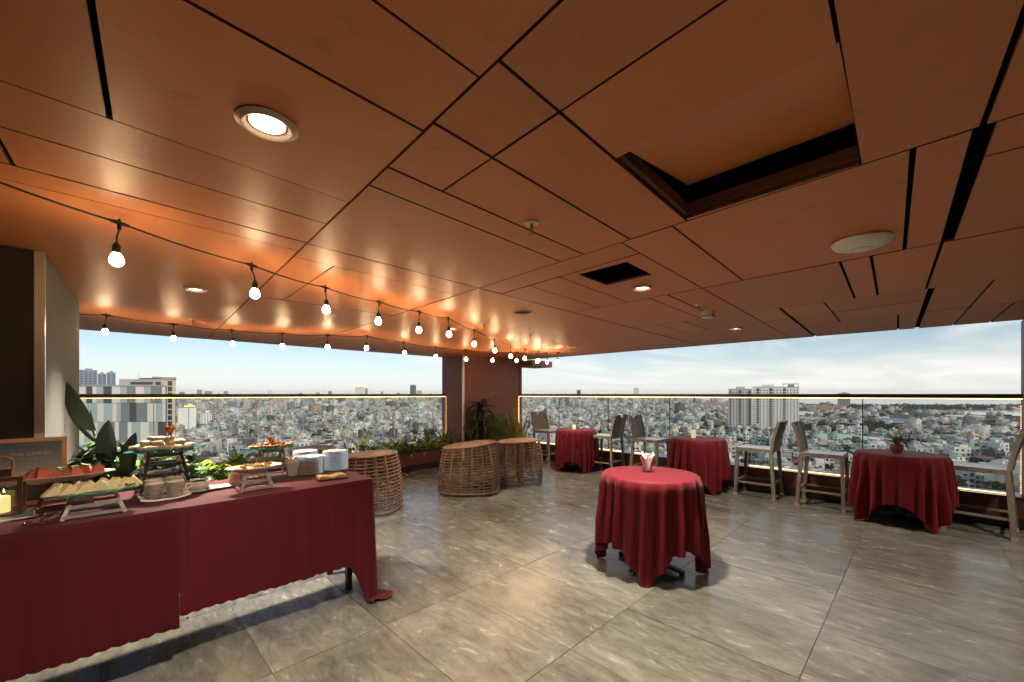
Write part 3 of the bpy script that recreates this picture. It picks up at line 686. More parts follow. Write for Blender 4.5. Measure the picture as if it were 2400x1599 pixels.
def round_table(c, R, rot, labT, labC, seed, half=.86, clothmat=None):
    t=thing('pedestal_table',labT,'table',(c[0],c[1],0),rot,'round pedestal tables under red cloths')
    b=MB(); b.lathe([(R-.01,.77),(R,.775),(R,.795),(R-.006,.80),(0,.80)],48); b.build('tabletop',MT['black'],t)
    b=MB(); b.tube([(0,0,.06),(0,0,.77)],.036,14); b.lathe([(.09,.045),(.08,.07),(.038,.09)],18); b.build('column',MT['black'],t,True)
    for k in range(4):
        a=k*math.pi/2+.35; d=Vector((math.cos(a),math.sin(a),0)); b=MB(); b.bar(d*.03+Vector((0,0,.055)),d*.30+Vector((0,0,.03)),.06,.03,w2=.75); b.lathe([(.022,0),(.025,.012),(.02,.02)],10,d*.285); b.build('foot',MT['black'],t)
    o=link('tablecloth',round_cloth(R,.80,half,21,seed,0),None,(c[0],c[1],0),(0,0,rot)); tag(o,labC,'tablecloth','red tablecloths on the round tables')
    return o
T1=lookat_frame(1523,3.605); T2=(6.66,4.86); T3=(6.68,2.52); T4=(6.66,.19)
round_table(T1,.40,R_(45)+R_(-45)+R_(68),'round pedestal table nearest the camera','crimson cloth on the front round table holding the napkin glass',3,.95)
round_table(T2,.38,R_(22),'round pedestal table beside the corner of the right railing','red cloth on the farthest round table near the column',5,.97)
round_table(T3,.39,R_(8),'round pedestal table between the middle pairs of stools','red cloth on the round table with tall candle by the railing',9,.94)
round_table(T4,.40,R_(-5),'round pedestal table between the two rightmost stools','red cloth on the round table with the terracotta potted plant',13,.94)

# things on the round tables
def napkin_glass(loc, lab, s=1.0, tilt=True, nm='napkin_glass', flare=1.25):
    t=thing(nm,lab,'glass',loc,0)
    b=MB(); r=.030*s; h=.085*s
    b.lathe([(0,0),(r*1.05,0),(r*1.05,.008),(r*.9,.012),(r*flare,h),(r*flare-.003,h),(r*.84,.016),(0,.016)],28); b.build('tumbler',MT['clearglass'],t,True)
    for k in range(9):
        a=k*.7; b=MB(); M=Matrix.Translation((math.cos(a)*r*.35,math.sin(a)*r*.35,.018))@Matrix.Rotation(a,4,'Z')@Matrix.Rotation(random.uniform(.05,.22),4,'Y')
        hh=h*random.uniform(1.05,1.28); wv=r*.72
        vs=[M@Vector(p) for p in ((0,-wv*.5,0),(0,wv*.5,0),(.004,wv,hh*.8),(.006,0,hh),(.004,-wv,hh*.8),(.008,-wv*.5,0),(.008,wv*.5,0),(.016,wv,hh*.8),(.018,0,hh),(.016,-wv,hh*.8))]
        b.add(vs,[(0,1,2,3,4),(9,8,7,6,5),(0,4,9,5),(1,0,5,6),(2,1,6,7),(3,2,7,8),(4,3,8,9)]); b.build('napkin',MT['napkin'],t)
    return t
p=at(1517,1106,.805); napkin_glass((p.x,p.y,.8055),'short glass of folded white napkins on the front round table',1.5)
def candle(loc,r,h,lab):
    t=thing('pillar_candle',lab,'candle',loc); b=MB(); b.lathe([(0,0),(r,0),(r,h*.97),(r*.9,h),(r*.55,h*.96),(0,h*.95)],24); b.build('wax',MT['softcandle'],t,True)
    b=MB(); b.tube([(0,0,h*.95),(.001,0,h+.006)],.0015,5); b.build('wick',MT['black'],t)
candle((T2[0]-.02,T2[1]+.04,.8055),.038,.085,'short cream candle on the farthest round table'); candle((T3[0]-.05,T3[1]+.05,.8055),.034,.135,'tall cream candle on the round table by the railing')
def small_plant(loc,lab,ps,potm,n,ln,seed,cat='potted plant'):
    t=thing('potted_plant',lab,cat,loc); b=MB()
    b.lathe([(0,0),(ps*.62,0),(ps*.95,ps*.55),(ps,ps*1.0),(ps*.86,ps*1.35),(ps*.98,ps*1.5),(ps*.86,ps*1.5),(ps*.8,ps*1.3),(0,ps*1.3)],24); b.build('pot',potm,t,True)
    rd=random.Random(seed)
    for k in range(n):
        b=MB(); a=rd.uniform(0,6.28); blade(b,(0,0,ps*1.3),a,ln*rd.uniform(.6,1.2),ln*.10,rd.uniform(.5,1.5),rd.uniform(.2,1.6),0,6); b.build('leaf',MT['leaf'] if k%3 else MT['yleaf'],t,True)
small_plant((T2[0]+.09,T2[1]-.05,.8055),'small yellow green posy beside candle on the farthest round table',.028,MT['ceramic'],16,.085,1)
small_plant((T3[0]+.06,T3[1]-.07,.8055),'small white vase of leaves beside the tall candle',.024,MT['ceramic'],14,.11,2)
small_plant((T4[0]+.02,T4[1]+.03,.8055),'spiky green plant in terracotta pot on the rightmost round table',.064,MT['terracotta'],36,.17,3)

# ------------------------------------------------------------------ bar stools
def make_stool(label):
    t=thing('bar_stool',label,'bar stool',(0,0,0),0,'woven bar stools along the right railing')
    W,D,H=.225,.225,.70
    b=MB(); n=12
    for i in range(n):
        y0=-D+2*D*i/n; y1=-D+2*D*(i+1)/n; z=lambda y:.006*(y/D)**2
        b.box(-W,W,y0,y1,H-.012,H+.012+z((y0+y1)/2)*.5)
    b.build('seat',MT['wickersky'],t)
    b=MB(); b.box(-W-.012,-W,-D-.005,D+.01,H-.035,H+.014); b.box(W,W+.012,-D-.005,D+.01,H-.035,H+.014); b.box(-W,W,D,D+.012,H-.035,H+.012); b.box(-W,W,-D-.012,-D,H-.035,H+.012); b.build('seat_rim',MT['wicker'],t)
    # backrest: curved slab at -y, leaning back, with a handle notch
    b=MB(); nx,nz=16,14
    def pt_(u,v,side):
        x=(u-.5)*2*W*(1-.10*v**2); z=H+.01+v*.40
        notch=.0
        du=abs(u-.5)/.15
        zt=.40
        if v>.0 and du<1:
            lim=.40-.065*math.sqrt(max(0,1-du*du)); z=H+.01+v*lim
        y=-D-.005-.03*v-.055*v**2 -.022*(1-((u-.5)*2)**2)*.8
        return (x,y+(.012 if side else -.012),z)
    vs=[pt_(i/nx,j/nz,s) for s in (0,1) for j in range(nz+1) for i in range(nx+1)]; q=(nx+1)*(nz+1); fs=[]
    for j in range(nz):
        for i in range(nx):
            a=j*(nx+1)+i; fs.append((a,a+1,a+nx+2,a+nx+1)); fs.append((q+a+nx+1,q+a+nx+2,q+a+1,q+a))
    for j in range(nz):
        a=j*(nx+1); fs.append((a,a+nx+1,q+a+nx+1,q+a)); a+=nx; fs.append((a+nx+1,a,q+a,q+a+nx+1))
    for i in range(nx):
        a=nz*(nx+1)+i; fs.append((a+1,q+a+1,q+a,a)); fs.append((i,q+i,q+i+1,i+1))
    b.add(vs,fs); b.build('backrest',MT['wickerg'],t,True,auto=50)
    b=MB(); b.tube([(-.075,-D-.10,H+.405),(-.03,-D-.112,H+.408),(.03,-D-.112,H+.408),(.075,-D-.10,H+.405)],.008,8); b.build('handle_bar',MT['chrome'],t,True)
    for sx in (-1,1):
        b=MB(); b.bar((sx*(W-.005),D-.01,H-.03),(sx*(W+.008),D+.012,.04),.040,.040,Vector((0,1,0))); l_=b.build('leg',MT['wicker'],t)
        b=MB(); b.box(sx*(W+.008)-.021,sx*(W+.008)+.021,D-.008,D+.034,0,.04); b.build('foot_cap',MT['steel'],l_)
        b=MB(); b.bar((sx*(W-.005),-D+.01,H+.0),(sx*(W+.008),-D-.035,.04),.042,.042,Vector((0,1,0)))
        pts=[(sx*(W-.004-.004*v),-D-.005-.03*v-.055*v*v,H+.01+v*.40) for v in (0,.25,.5,.75,1)]
        for a_,c_ in zip(pts[:-1],pts[1:]): b.bar(a_,c_,.034,.038,Vector((0,1,0)))
        l_=b.build('leg',MT['wicker'],t)
        b=MB(); b.box(sx*(W+.008)-.022,sx*(W+.008)+.022,-D-.057,-D-.013,0,.04); b.build('foot_cap',MT['steel'],l_)
        b=MB(); b.bar((sx*W,D-.005,.205),(sx*W,-D-.01,.205),.026,.026); b.build('stretcher',MT['wicker'],t)
    for y in (D-.004,-D-.014):
        b=MB(); b.bar((-W+.02,y,.225),(W-.02,y,.225),.024,.024); b.build('stretcher',MT['wicker'],t)
    return t
st=make_stool('woven bar stool beside the corner column left of farthest table')
# facing -Y : rz=pi ; facing +Y : rz=0
st.location=(6.93,5.80,0); st.rotation_euler=(0,0,R_(176))
for (x,y,rz,lab) in ((6.90,4.33,R_(3),'woven bar stool just right of the farthest round table'),(6.90,3.42,R_(180),'woven bar stool left of the round table with tall candle'),
     (6.93,1.74,0,'bar stool with sky brightened seat right of the round table with tall candle'),(6.93,.95,R_(180),'bar stool left of the rightmost round table'),(6.86,-.43,R_(-7),'rightmost bar stool cut off by the photo edge')):
    copy_tree(st,None,(x,y,0),rz,lab)

# ------------------------------------------------------------------ rattan barrel tables
def barrel(loc, rb, rt, H, rz, slant, lab, nr=17, sq=3.0):
    t=thing('rattan_table',lab,'rattan table',loc,rz,'round rattan barrel tables')
    def prof(v): return rb+(rt-rb)*v - .03*math.sin(math.pi*v)*-1
    def ring(v,n=36,inner=0):
        pts=[]; r=prof(v)-inner
        e=2+ (sq-2)*(1-v)
        for i in range(n):
            a=2*math.pi*i/n; c=abs(math.cos(a)); s=abs(math.sin(a)); rr=r/((c**e+s**e)**(1/e))
            x=rr*math.cos(a); y=rr*math.sin(a)
            z=.045+v*(H-.045)+slant*v*x/rt*.5
            pts.append(Vector((x,y,z+random.uniform(-.0015,.0015))))
        return pts
    for k in range(nr):
        v=k/(nr-1); b=MB(); b.tube(ring(v),.0064 if 0<k<nr-1 else .012,6,closed=True); b.build('cane_ring',MT['cane'],t,True)
    for k in range(18):
        i=k*2; b=MB(); pts=[ring(v/8)[i]*1 for v in range(9)]; pts=[Vector((p.x*.985,p.y*.985,p.z)) for p in pts]
        pts[0].z=.0 if k%4==0 else .03
        b.tube(pts,.009 if k%4 else .014,6); 
        for q in range(nr):
            pp=ring(q/(nr-1))[i]; b.lathe([(.010,-.009),(.0125,0),(.010,.009)],6,(pp.x*.993,pp.y*.993,pp.z))
        b.build('stake',MT['cane'],t,True)
    tp=ring(1.0); c=Vector((0,0,H)); b=MB()
    vs=[]; m=9
    for j in range(m):
        for p in tp: q=p.lerp(c,j/m); vs.append((q.x,q.y,q.z+.012+.004*math.sin(j*1.7)))
    vs.append((0,0,H+.018)); n=len(tp); fs=[]
    for j in range(m-1):
        for i in range(n): fs.append((j*n+i,j*n+(i+1)%n,(j+1)*n+(i+1)%n,(j+1)*n+i))
    for i in range(n): fs.append(((m-1)*n+i,(m-1)*n+(i+1)%n,m*n))
    o0=len(vs)
    for p in tp: vs.append((p.x,p.y,p.z-.012))
    for i in range(n): fs.append((i,o0+i,o0+(i+1)%n,(i+1)%n))
    b.add(vs,fs); b.build('woven_top',MT['canew'],t,True,auto=60)
    # inner support drum with a brown centre post
    b=MB()
    for k in range(5): b.tube([(.17*math.cos(a*.5236),.17*math.sin(a*.5236),.05+k*.09) for a in range(12)],.008,5,closed=True)
    b.build('inner_drum',MT['cane'],t,True)
    b=MB(); b.tube([(0,0,0.02),(0,0,H-.01)],.03,8); b.build('centre_post',MT['wood'],t)
    return t
barrel((*lookat_frame(1101,6.42),0),.455,.405,.715,R_(-45),.09,'rattan barrel table in the middle in front of the column plants')
barrel((*lookat_frame(1215,7.05),0),.40,.36,.70,R_(-45),.04,'rattan barrel table partly behind the middle one beside farthest stool')
barrel((*lookat_frame(868,5.35),0),.385,.33,.72,R_(-45),.035,'rattan barrel table just behind the buffet end')
barrel((*lookat_frame(735,5.9),0),.30,.28,.72,R_(30),.0,'rattan barrel table mostly hidden behind the buffet plates')

# ------------------------------------------------------------------ buffet table and cloths
BX1,BY0,BY1,BZ=1.42,2.86,3.58,.88
t=thing('buffet_table','long buffet table under the red cloths','table',(0,0,0))
b=MB(); b.box(-2.6,BX1-.01,BY0+.01,BY1-.01,BZ-.04,BZ-.006); b.build('tabletop',MT['black'],t)
for x,y in ((BX1-.07,BY0+.27),(BX1-.07,BY1-.07),(-.6,BY1-.07),(-.6,BY0+.2)):
    b=MB(); b.bar((x,y,0),(x,y,BZ-.04),.04,.04); b.build('leg',MT['black'],t)
def buffet_cloth(x0,x1,z_top,outw,hem,corner,mt,name,lab,seed):
    rd=random.Random(seed); path=[]   # perimeter: (x,y,nx,ny,drop,amp)
    N_=int((x1-x0)/.012); rc=.03
    for i in range(N_+1):
        x=x0+(x1-rc-x0)*i/N_; u=x1-x
        am=.004+.020*math.exp(-u/.28) if corner else .004
        dr=hem+(.5*math.exp(-(u/.11)**2.2) if corner else 0)
        path.append((x,BY0-outw,0,-1,dr,am))
    if corner:
        for i in range(1,13):
            a=-math.pi/2+math.pi/2*i/12; path.append((x1-rc+rc*math.cos(a),BY0-outw+rc+rc*math.sin(a),math.cos(a),math.sin(a),hem+.5*(1-.3*abs(i-5)/12),.024))
        M_=int((BY1-BY0)/.014)
        for i in range(1,M_):
            y=BY0-outw+rc+i*.014; path.append((x1,y,1,0,hem+.5*math.exp(-((y-BY0)/.16)**1.5)*.9,.012+.02*math.exp(-(y-BY0)/.3)))
    m=30; vs=[]; fs=[]; n=len(path); arc=0; px_=None
    for i,(x,y,nx,ny,dr,am) in enumerate(path):
        if px_ is not None: arc+=math.hypot(x-px_[0],y-px_[1])
        px_=(x,y)
        sc=.010*abs(math.sin(arc*math.pi/.055)); dd=dr-.012+sc
        for j in range(m+1):
            tt=j/m; l=dd*tt
            f=math.sin(arc*31+1.3*math.sin(arc*7+seed))+.5*math.sin(arc*67+seed)+.7*math.sin(arc*9+seed)
            o_=.004+am*f*min(1,tt*1.4)+.03*tt*(1 if corner and am>.012 else .35)
            z=z_top-l
            if j==0: o_=0
            if z<.008:
                ex=.008-z; o_+=ex*(.25+.55*abs(math.sin(arc*23))); z=.008+.022*abs(math.sin(ex*26+arc*44))
            vs.append((x+nx*o_,y+ny*o_,z))
    for i in range(n-1):
        for j in range(m):
            a=i*(m+1)+j; fs.append((a,a+1,a+m+2,a+m+1))
    b=MB(); b.add(vs,fs)
    # flat top joined to the first row
    base=len(b.v); tops=[]
    for i,(x,y,nx,ny,dr,am) in enumerate(path): 
        if ny<-.5: tops.append((i,x))
    bk=[]
    for i,x in tops: b.v.append((x,BY1,z_top)); bk.append(len(b.v)-1)
    for k in range(len(tops)-1):
        i0_=tops[k][0]; i1_=tops[k+1][0]; b.f.append((i0_*(m+1),i1_*(m+1),bk[k+1],bk[k])); b.m.append(0)
    if corner:
        rest=[i for i in range(tops[-1][0],n)]
        b.f.append(tuple([i*(m+1) for i in rest]+[bk[-1]])); b.m.append(0)
    o=b.build(name,mt,None,True,auto=60); tag(o,lab,'tablecloth','crimson cloths over the buffet table'); return o
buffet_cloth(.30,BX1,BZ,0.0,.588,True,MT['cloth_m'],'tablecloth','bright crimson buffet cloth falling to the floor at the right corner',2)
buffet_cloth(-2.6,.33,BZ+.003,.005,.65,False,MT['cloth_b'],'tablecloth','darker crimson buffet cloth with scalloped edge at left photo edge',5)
b=MB()   # scalloped selvedge where the left cloth ends
for k in range(24): b.lathe([(.005,.001),(.006,.002),(0,.003)],8,(.335,BY0-.012,BZ-.03-k*.025),M=Matrix.Rotation(R_(90),4,'X'))
o=b.build('selvedge',MT['cloth_b'],bpy.data.objects['tablecloth.005'] if 'tablecloth.005' in bpy.data.objects else None)

# --- risers
def riser(loc, w_, d_, h, rz, lab, metal, slats=3):
    t=thing('metal_riser',lab,'display riser',loc,rz,'slatted metal food risers')
    tw,td=w_*.62,d_*.62
    for sy in (-1,1):
        for sx in (-1,1): b=MB(); b.bar((sx*w_/2,sy*d_/2,0),(sx*tw/2,sy*td/2,h),.016,.004,Vector((0,1,0))); b.build('side_frame',metal,t)
        for k in range(slats):
            v=(k+.12)/(slats-.4); v=min(v,.97); a=w_/2+(tw-w_)/2*v; y=sy*(d_/2+(td-d_)/2*v); b=MB(); b.box(-a,a,y-.002,y+.002,h*v,h*v+.016 if v<.95 else h); b.build('slat',metal,t)
    for sx in (-1,1):
        for k in range(slats):
            v=(k+.12)/(slats-.4); v=min(v,.97); x=sx*(w_/2+(tw-w_)/2*v); a=d_/2+(td-d_)/2*v; b=MB(); b.box(x-.002,x+.002,-a,a,h*v,h*v+.014); b.build('slat',metal,t)
    return t
def oval_tray(loc, a, bb, rz, lab, mt='glass', depth=.02):
    if mt=='glass':
        t=thing('glass_tray',lab,'tray',loc,rz); b=MB(); b.lathe([(0,0),(1,0),(1,.006),(0,.006)],48,sx=a,sy=bb)
        b=MB(); b.lathe([(0,0),(.985,0),(.985,.006),(0,.006)],48,sx=a,sy=bb); b.build('plate',MT['trayglass'],t)
        b=MB(); b.lathe([(.985,0),(1,0.001),(1,.005),(.985,.006)],48,sx=a,sy=bb); b.build('edge',MT['trayedge'],t)
    else:
        t=thing('oval_platter',lab,'platter',loc,rz); b=MB()
        b.lathe([(0,.0),(.55,0),(.62,.004),(.97,depth*.95),(1.0,depth),(.99,depth+.004),(.93,depth),(.6,.010),(0,.008)],48,sx=a,sy=bb); b.build('dish',MT['ceramic'],t,True)
    return t
# positions on the table
def on(px,py,z=BZ+.005): v=at(px,py,z); return v
TZ=BZ+.006
# sandwiches
rp=Vector((-.025,3.02,TZ)); riser(rp,.225,.15,.115,R_(2),'bronze metal riser under the sandwich tray',MT['steel'])
tz=TZ+.117; oval_tray((rp.x,rp.y,tz),.185,.125,R_(3),'oval green edged glass tray of sandwiches on low riser')
def sandwich(loc, rz, lean, s, lab):
    t=thing('sandwich',lab,'sandwich',loc,rz,'triangle sandwiches on the glass tray')
    for k,(y0,y1,m) in enumerate(((0,.012,MT['bread']),(.0125,.017,MT['filling']),(.0175,.029,MT['bread']),(.0295,.034,MT['filling']),(.0345,.046,MT['bread']))):
        b=MB(); g_=.0 if m is MT['bread'] else .001
        tri=[(-.048*s+g_,0),(.048*s-g_,0),(.0,.056*s-g_)]
        vs=[(x,y0,z) for x,z in tri]+[(x,y1,z) for x,z in tri]
        b.add(vs,[(0,1,2),(5,4,3),(1,0,3,4),(2,1,4,5),(0,2,5,3)]); b.build('bread_slice' if m is MT['bread'] else 'filling',m,t)
SN=['leftmost','second','third','fourth','fifth','rightmost']
for row in range(2):
    for i in range(6):
        x=-.135+i*.052+(.022 if row else 0); y=-.062+row*.062+random.uniform(-.008,.008)
        a=Matrix.Rotation(R_(3),3,'Z')@Vector((x,y,0))
        sandwich((rp.x+a.x,rp.y+a.y,tz+.0065),R_(random.uniform(-8,34)),0,random.uniform(.82,.96),'%s triangle sandwich standing in the %s row of the tray'%(SN[i],'front' if row==0 else 'back'))
# watermelon
wp=Vector((-.135,3.34,TZ)); riser(wp,.21,.14,.14,0,'chrome riser under the watermelon platter',MT['chrome'])
oval_tray((wp.x,wp.y,TZ+.142),.195,.10,R_(4),'oval white platter of watermelon wedges','white',.03)
for i in range(7):
    x=-.125+i*.040; t=thing('watermelon_wedge','%s watermelon wedge with striped rind on the oval platter'%(SN+['last'])[i],'fruit',(wp.x+x,wp.y+random.uniform(-.03,.02),TZ+.155),R_(random.uniform(-25,35)),'watermelon wedges')
    h=random.uniform(.05,.075); M=Matrix.Rotation(random.uniform(-.35,.35),4,'Y'); wd=.034
    b=MB(); vs=[M@Vector(p) for p in ((-wd,-.02,0),(wd*.9,-.022,0),(wd*.7,-.014,h*.8),(-wd*.2,-.012,h),(-wd,.02,0),(wd*.9,.018,0),(wd*.7,.012,h*.8),(-wd*.2,.014,h))]; b.add(vs,[(0,1,2,3),(7,6,5,4),(0,4,5,1),(1,5,6,2),(2,6,7,3),(3,7,4,0)]); b.build('flesh',MT['melon'],t)
    b=MB(); vs=[M@Vector(p) for p in ((wd*.70,-.016,h*.8+.001),(-wd*.2,-.014,h+.001),(-wd*.2,-.014,h+.009),(wd*.76,-.016,h*.8+.009),(wd*.70,.014,h*.8+.001),(-wd*.2,.016,h+.001),(-wd*.2,.016,h+.009),(wd*.76,.014,h*.8+.009))]; b.add(vs,[(0,1,2,3),(7,6,5,4),(0,4,5,1),(1,5,6,2),(2,6,7,3),(3,7,4,0)]); b.build('rind',MT['rind'],t)
def herbs(c, n, sp, lab, nm='parsley_sprig'):
    b=MB()
    for k in range(n):
        p=(c[0]+random.gauss(0,sp),c[1]+random.gauss(0,sp*.6),c[2]+random.uniform(0,.012)); blade(b,p,random.uniform(0,6.28),.016,.009,random.uniform(0,1.2),.5,0,2)
    tag(b.build(nm,MT['herb']),lab,'garnish')
herbs((wp.x-.15,wp.y,TZ+.165),40,.012,'green herb sprig at left end of watermelon platter'); herbs((rp.x+.12,rp.y-.06,tz+.008),30,.015,'green herb garnish on right of sandwich tray')
# spring rolls
sp_=Vector((.275,3.34,TZ)); riser(sp_,.24,.17,.26,R_(4),'tall chrome riser under the spring roll tray',MT['chrome'],5)
tz2=TZ+.263; oval_tray((sp_.x,sp_.y,tz2),.185,.13,R_(2),'oval glass tray of spring rolls on the tall chrome riser')
def rollobj(p, az, tilt, lev, ln=.068, r=.016):
    ln*=random.uniform(.8,1.1); r*=random.uniform(.9,1.15)
    t=thing('spring_roll','pale spring roll %s of the pile on the high glass tray'%lev,'spring roll',p,az,'spring rolls %s of the pile'%lev); M=Matrix.Rotation(R_(90),4,'Y')@Matrix.Rotation(0,4,'Z')
    M=Matrix.Rotation(tilt,4,'Y')@M
    b=MB(); b.lathe([(r*.55,-ln/2),(r*.95,-ln/2+.006),(r*1.05,0),(r*.92,ln/2-.006),(r*.5,ln/2)],12,M=M); b.build('wrapper',MT['roll'],t,True)
    b=MB(); b.lathe([(0,ln/2+.0008),(r*.5,ln/2+.0003)],8,M=M); b.build('filling',MT['rollend'],t)
for lev,(n,rx,ry,z) in enumerate(((12,.128,.075,.017),(8,.085,.05,.044),(5,.04,.025,.068))):
    for k in range(n):
        a=2*math.pi*k/n+lev*.4; rollobj((sp_.x+rx*math.cos(a),sp_.y+ry*math.sin(a),tz2+.007+z),random.uniform(0,3.1),random.uniform(-.15,.15),['in the bottom ring','in the middle layer','at the top'][lev])
def carved(loc,lab,s=1):
    t=thing('carved_carrot_flower',lab,'garnish',loc)
    for k in range(11):
        a=k*.571; b=MB(); blade(b,(0,0,0),a,.055*s,.026*s,random.uniform(.5,1.3),-.3,0,4,.4); b.build('petal',MT['carrot'],t)
    for k in range(3):
        b=MB(); a=2.6+k*.3; b.tube([(0,0,.01),(math.cos(a)*.02,math.sin(a)*.02,.035*s),(math.cos(a)*.035,math.sin(a)*.035,.06*s)],[.006,.005,.001],6); b.build('chili',MT['chili'],t)
carved((sp_.x+.03,sp_.y-.02,tz2+.10),'orange carved carrot flower topping the spring rolls',1.2)
# saucers on a long plate
lp=on(388,1171); t=thing('rectangular_plate','long curved white plate under the saucer stacks','plate',(lp.x,lp.y+.03,TZ),R_(3))
b=MB(); nx=16
vs=[]
for i in range(nx+1):
    u=i/nx*2-1
    for j,y in enumerate((-.055,-.045,.045,.055)): vs.append((u*.115,y,.006+.016*abs(u)**3+(.004 if j in(0,3) else 0)))
for i in range(nx+1):
    u=i/nx*2-1
    for y in (-.055,-.045,.045,.055): vs.append((u*.115,y,.0+.014*abs(u)**3))
q=(nx+1)*4; fs=[]
for i in range(nx):
    for j in range(3): a=i*4+j; fs.append((a,a+4,a+5,a+1)); fs.append((q+a+1,q+a+5,q+a+4,q+a))
    a=i*4; fs.append((a,q+a,q+a+4,a+4)); a+=3; fs.append((a+4,q+a+4,q+a,a))
fs.append((0,1,2,3,q+3,q+2,q+1,q)); a=nx*4; fs.append((q+a,q+a+1,q+a+2,q+a+3,a+3,a+2,a+1,a))
b.add(vs,fs); b.build('plate_body',MT['ceramic'],t,True)
def saucer_mesh(r): 
    b=MB(); b.lathe([(0,0),(r*.55,0),(r*.6,.002),(r*.9,.008),(r,.0105),(r,.0125),(r*.93,.0115),(r*.6,.005),(0,.004)],32); return b.mesh('dish',MT['ceramic'],True)
sm=saucer_mesh(.044); L0=Vector((lp.x,lp.y+.03,0))
for (dx,dy,n,lab) in ((-.048,-.005,8,'front left'),(.046,-.005,8,'front right'),(-.045,.095,10,'back left'),(.052,.095,10,'back right')):
    for k in range(n):
        o=link('saucer',sm,None,(L0.x+dx+random.uniform(-.001,.001),L0.y+dy,TZ+(.010 if dy<.05 else 0)+k*.0105)); tag(o,'small white dish in the %s stack of small dishes'%lab,'dish','small dishes in the %s stack'%lab)
# soup cup
cpz=on(465,1150); t=thing('soup_cup','white two handled soup cup on its saucer','cup',(cpz.x,cpz.y,TZ+.008),R_(40))
b=MB(); b.lathe([(0,.0),(.035,0),(.045,.004),(.065,.03),(.068,.058),(.064,.058),(.06,.03),(.04,.008),(0,.007)],10); b.build('bowl',MT['ceramic'],t)
b=MB(); b.lathe([(0,.048),(.061,.048)],20); b.build('soup',MT['soup'],t)
for s in (-1,1):
    b=MB(); b.tube([(s*.064,0,.05),(s*.088,0,.052),(s*.092,0,.036),(s*.086,0,.024),(s*.062,0,.026)],.005,8); b.build('handle',MT['ceramic'],t,True)
t=link('saucer',saucer_mesh(.095),None,(cpz.x,cpz.y,TZ)); tag(t,'wide white saucer under the soup cup','saucer')
t=thing('spoon','steel spoon beside the soup cup','spoon',(cpz.x-.07,cpz.y-.07,TZ+.014),R_(20)); b=MB(); b.lathe([(0,-.002),(.018,0),(.016,.001),(0,-.001)],14,sx=1.3); b.build('bowl',MT['chrome'],t,True); b=MB(); b.bar((.02,0,.001),(.11,0,.006),.006,.002); b.build('handle',MT['chrome'],t)
# jug on tray
jp=on(550,1138); t=thing('wooden_board','low board with white card behind the cookie platter','tray',(jp.x-.03,jp.y,TZ),R_(5)); b=MB(); b.box(-.13,.13,-.06,.06,0,.008); b.build('board',MT['wood'],t); b=MB(); b.box(-.12,.03,-.05,.05,.008,.010); b.build('card',MT['napkin'],t)
t=thing('cream_jug','cream coloured jug behind the cookie platter','jug',(jp.x+.02,jp.y,TZ+.0085)); b=MB(); b.lathe([(0,0),(.045,0),(.055,.012),(.053,.05),(.040,.085),(.045,.105),(.041,.105),(.036,.085),(.048,.05),(.048,.012),(0,.008)],20); b.build('body',MT['cream'],t,True)
b=MB(); b.tube([(.04,0,.09),(.075,0,.085),(.078,0,.05),(.05,0,.03)],.006,8); b.build('handle',MT['cream'],t,True)
# cookies
kp=on(597,1146); riser((kp.x,kp.y,TZ),.18,.13,.115,R_(2),'bronze riser under the cookie platter',MT['steel'])
oval_tray((kp.x,kp.y,TZ+.117),.165,.10,R_(3),'oval white platter of small brown cookies','white',.028)
for k in range(20):
    a=random.uniform(0,6.28); r=math.sqrt(random.random()); o=MB(); rr=random.uniform(.014,.019)
    o.lathe([(0,0),(rr*.9,0),(rr,rr*.35),(rr*.75,rr*.8),(0,rr*1.0)],10,sy=.85); o=o.build('cookie',MT['cookie'],None,True,(kp.x+.10*r*math.cos(a),kp.y+.05*r*math.sin(a),TZ+.127+.010*(k%3)+(.012 if r<.5 else 0))); tag(o,'small brown cookie on the oval white platter','cookie','small brown cookies')
# canapes
qp=Vector((1.10-.22,3.42,TZ)); x_=on_y(636,3.42); qp.x=x_; riser(qp,.2,.14,.215,R_(0),'pale metal riser under the canape tray',MT['steel'],4)
tz3=TZ+.218; oval_tray((qp.x,qp.y,tz3),.185,.12,0,'oval glass tray of orange canapes on tall riser')
for k in range(26):
    a=random.uniform(0,6.28); r=math.sqrt(random.random())*.93; lab='orange topped canape on the glass tray near the plates'
    t=thing('canape',lab,'canape',(qp.x+.15*r*math.cos(a),qp.y+.085*r*math.sin(a),tz3+.007+(.014 if r<.45 else 0)),a,'orange canapes'); b=MB(); b.lathe([(0,0),(.018,0),(.021,.014),(.016,.018),(0,.018)],10); b.build('shell',MT['canape'],t,True)
    b=MB()
    for q in range(5): blade(b,(0,0,.017),random.uniform(0,6.28),.018,.009,.5,.2,0,2)
    b.build('garnish',MT['herb'] if k%3==0 else MT['canape'],t)
carved((qp.x+.0,qp.y,tz3+.03),'orange carved flower in the middle of the canape tray',1.0)
# napkin glass
np_=on(686,1120); napkin_glass((np_.x,np_.y,TZ),'footed glass of white napkins beside the plate stacks',1.35,flare=1.55)
# plates
pm=MB(); r=.098; pm.lathe([(0,0),(r*.55,0),(r*.6,.002),(r*.90,.007),(r,.0085),(r,.0105),(r*.94,.0100),(r*.6,.005),(0,.004)],40); pm=pm.mesh('plate',MT['ceramic'],True)
for (px,py,n,lab) in ((728,1110,13,'front stack'),(786,1101,15,'right stack'),(716,1094,13,'rear left stack')):
    v=on(px,py)
    for k in range(n):
        o=link('plate',pm,None,(v.x+random.uniform(-.0015,.0015),v.y+random.uniform(-.0015,.0015),TZ+k*.0104)); tag(o,'white dinner plate in the %s of plates'%lab,'plate','dinner plates in the %s'%lab)
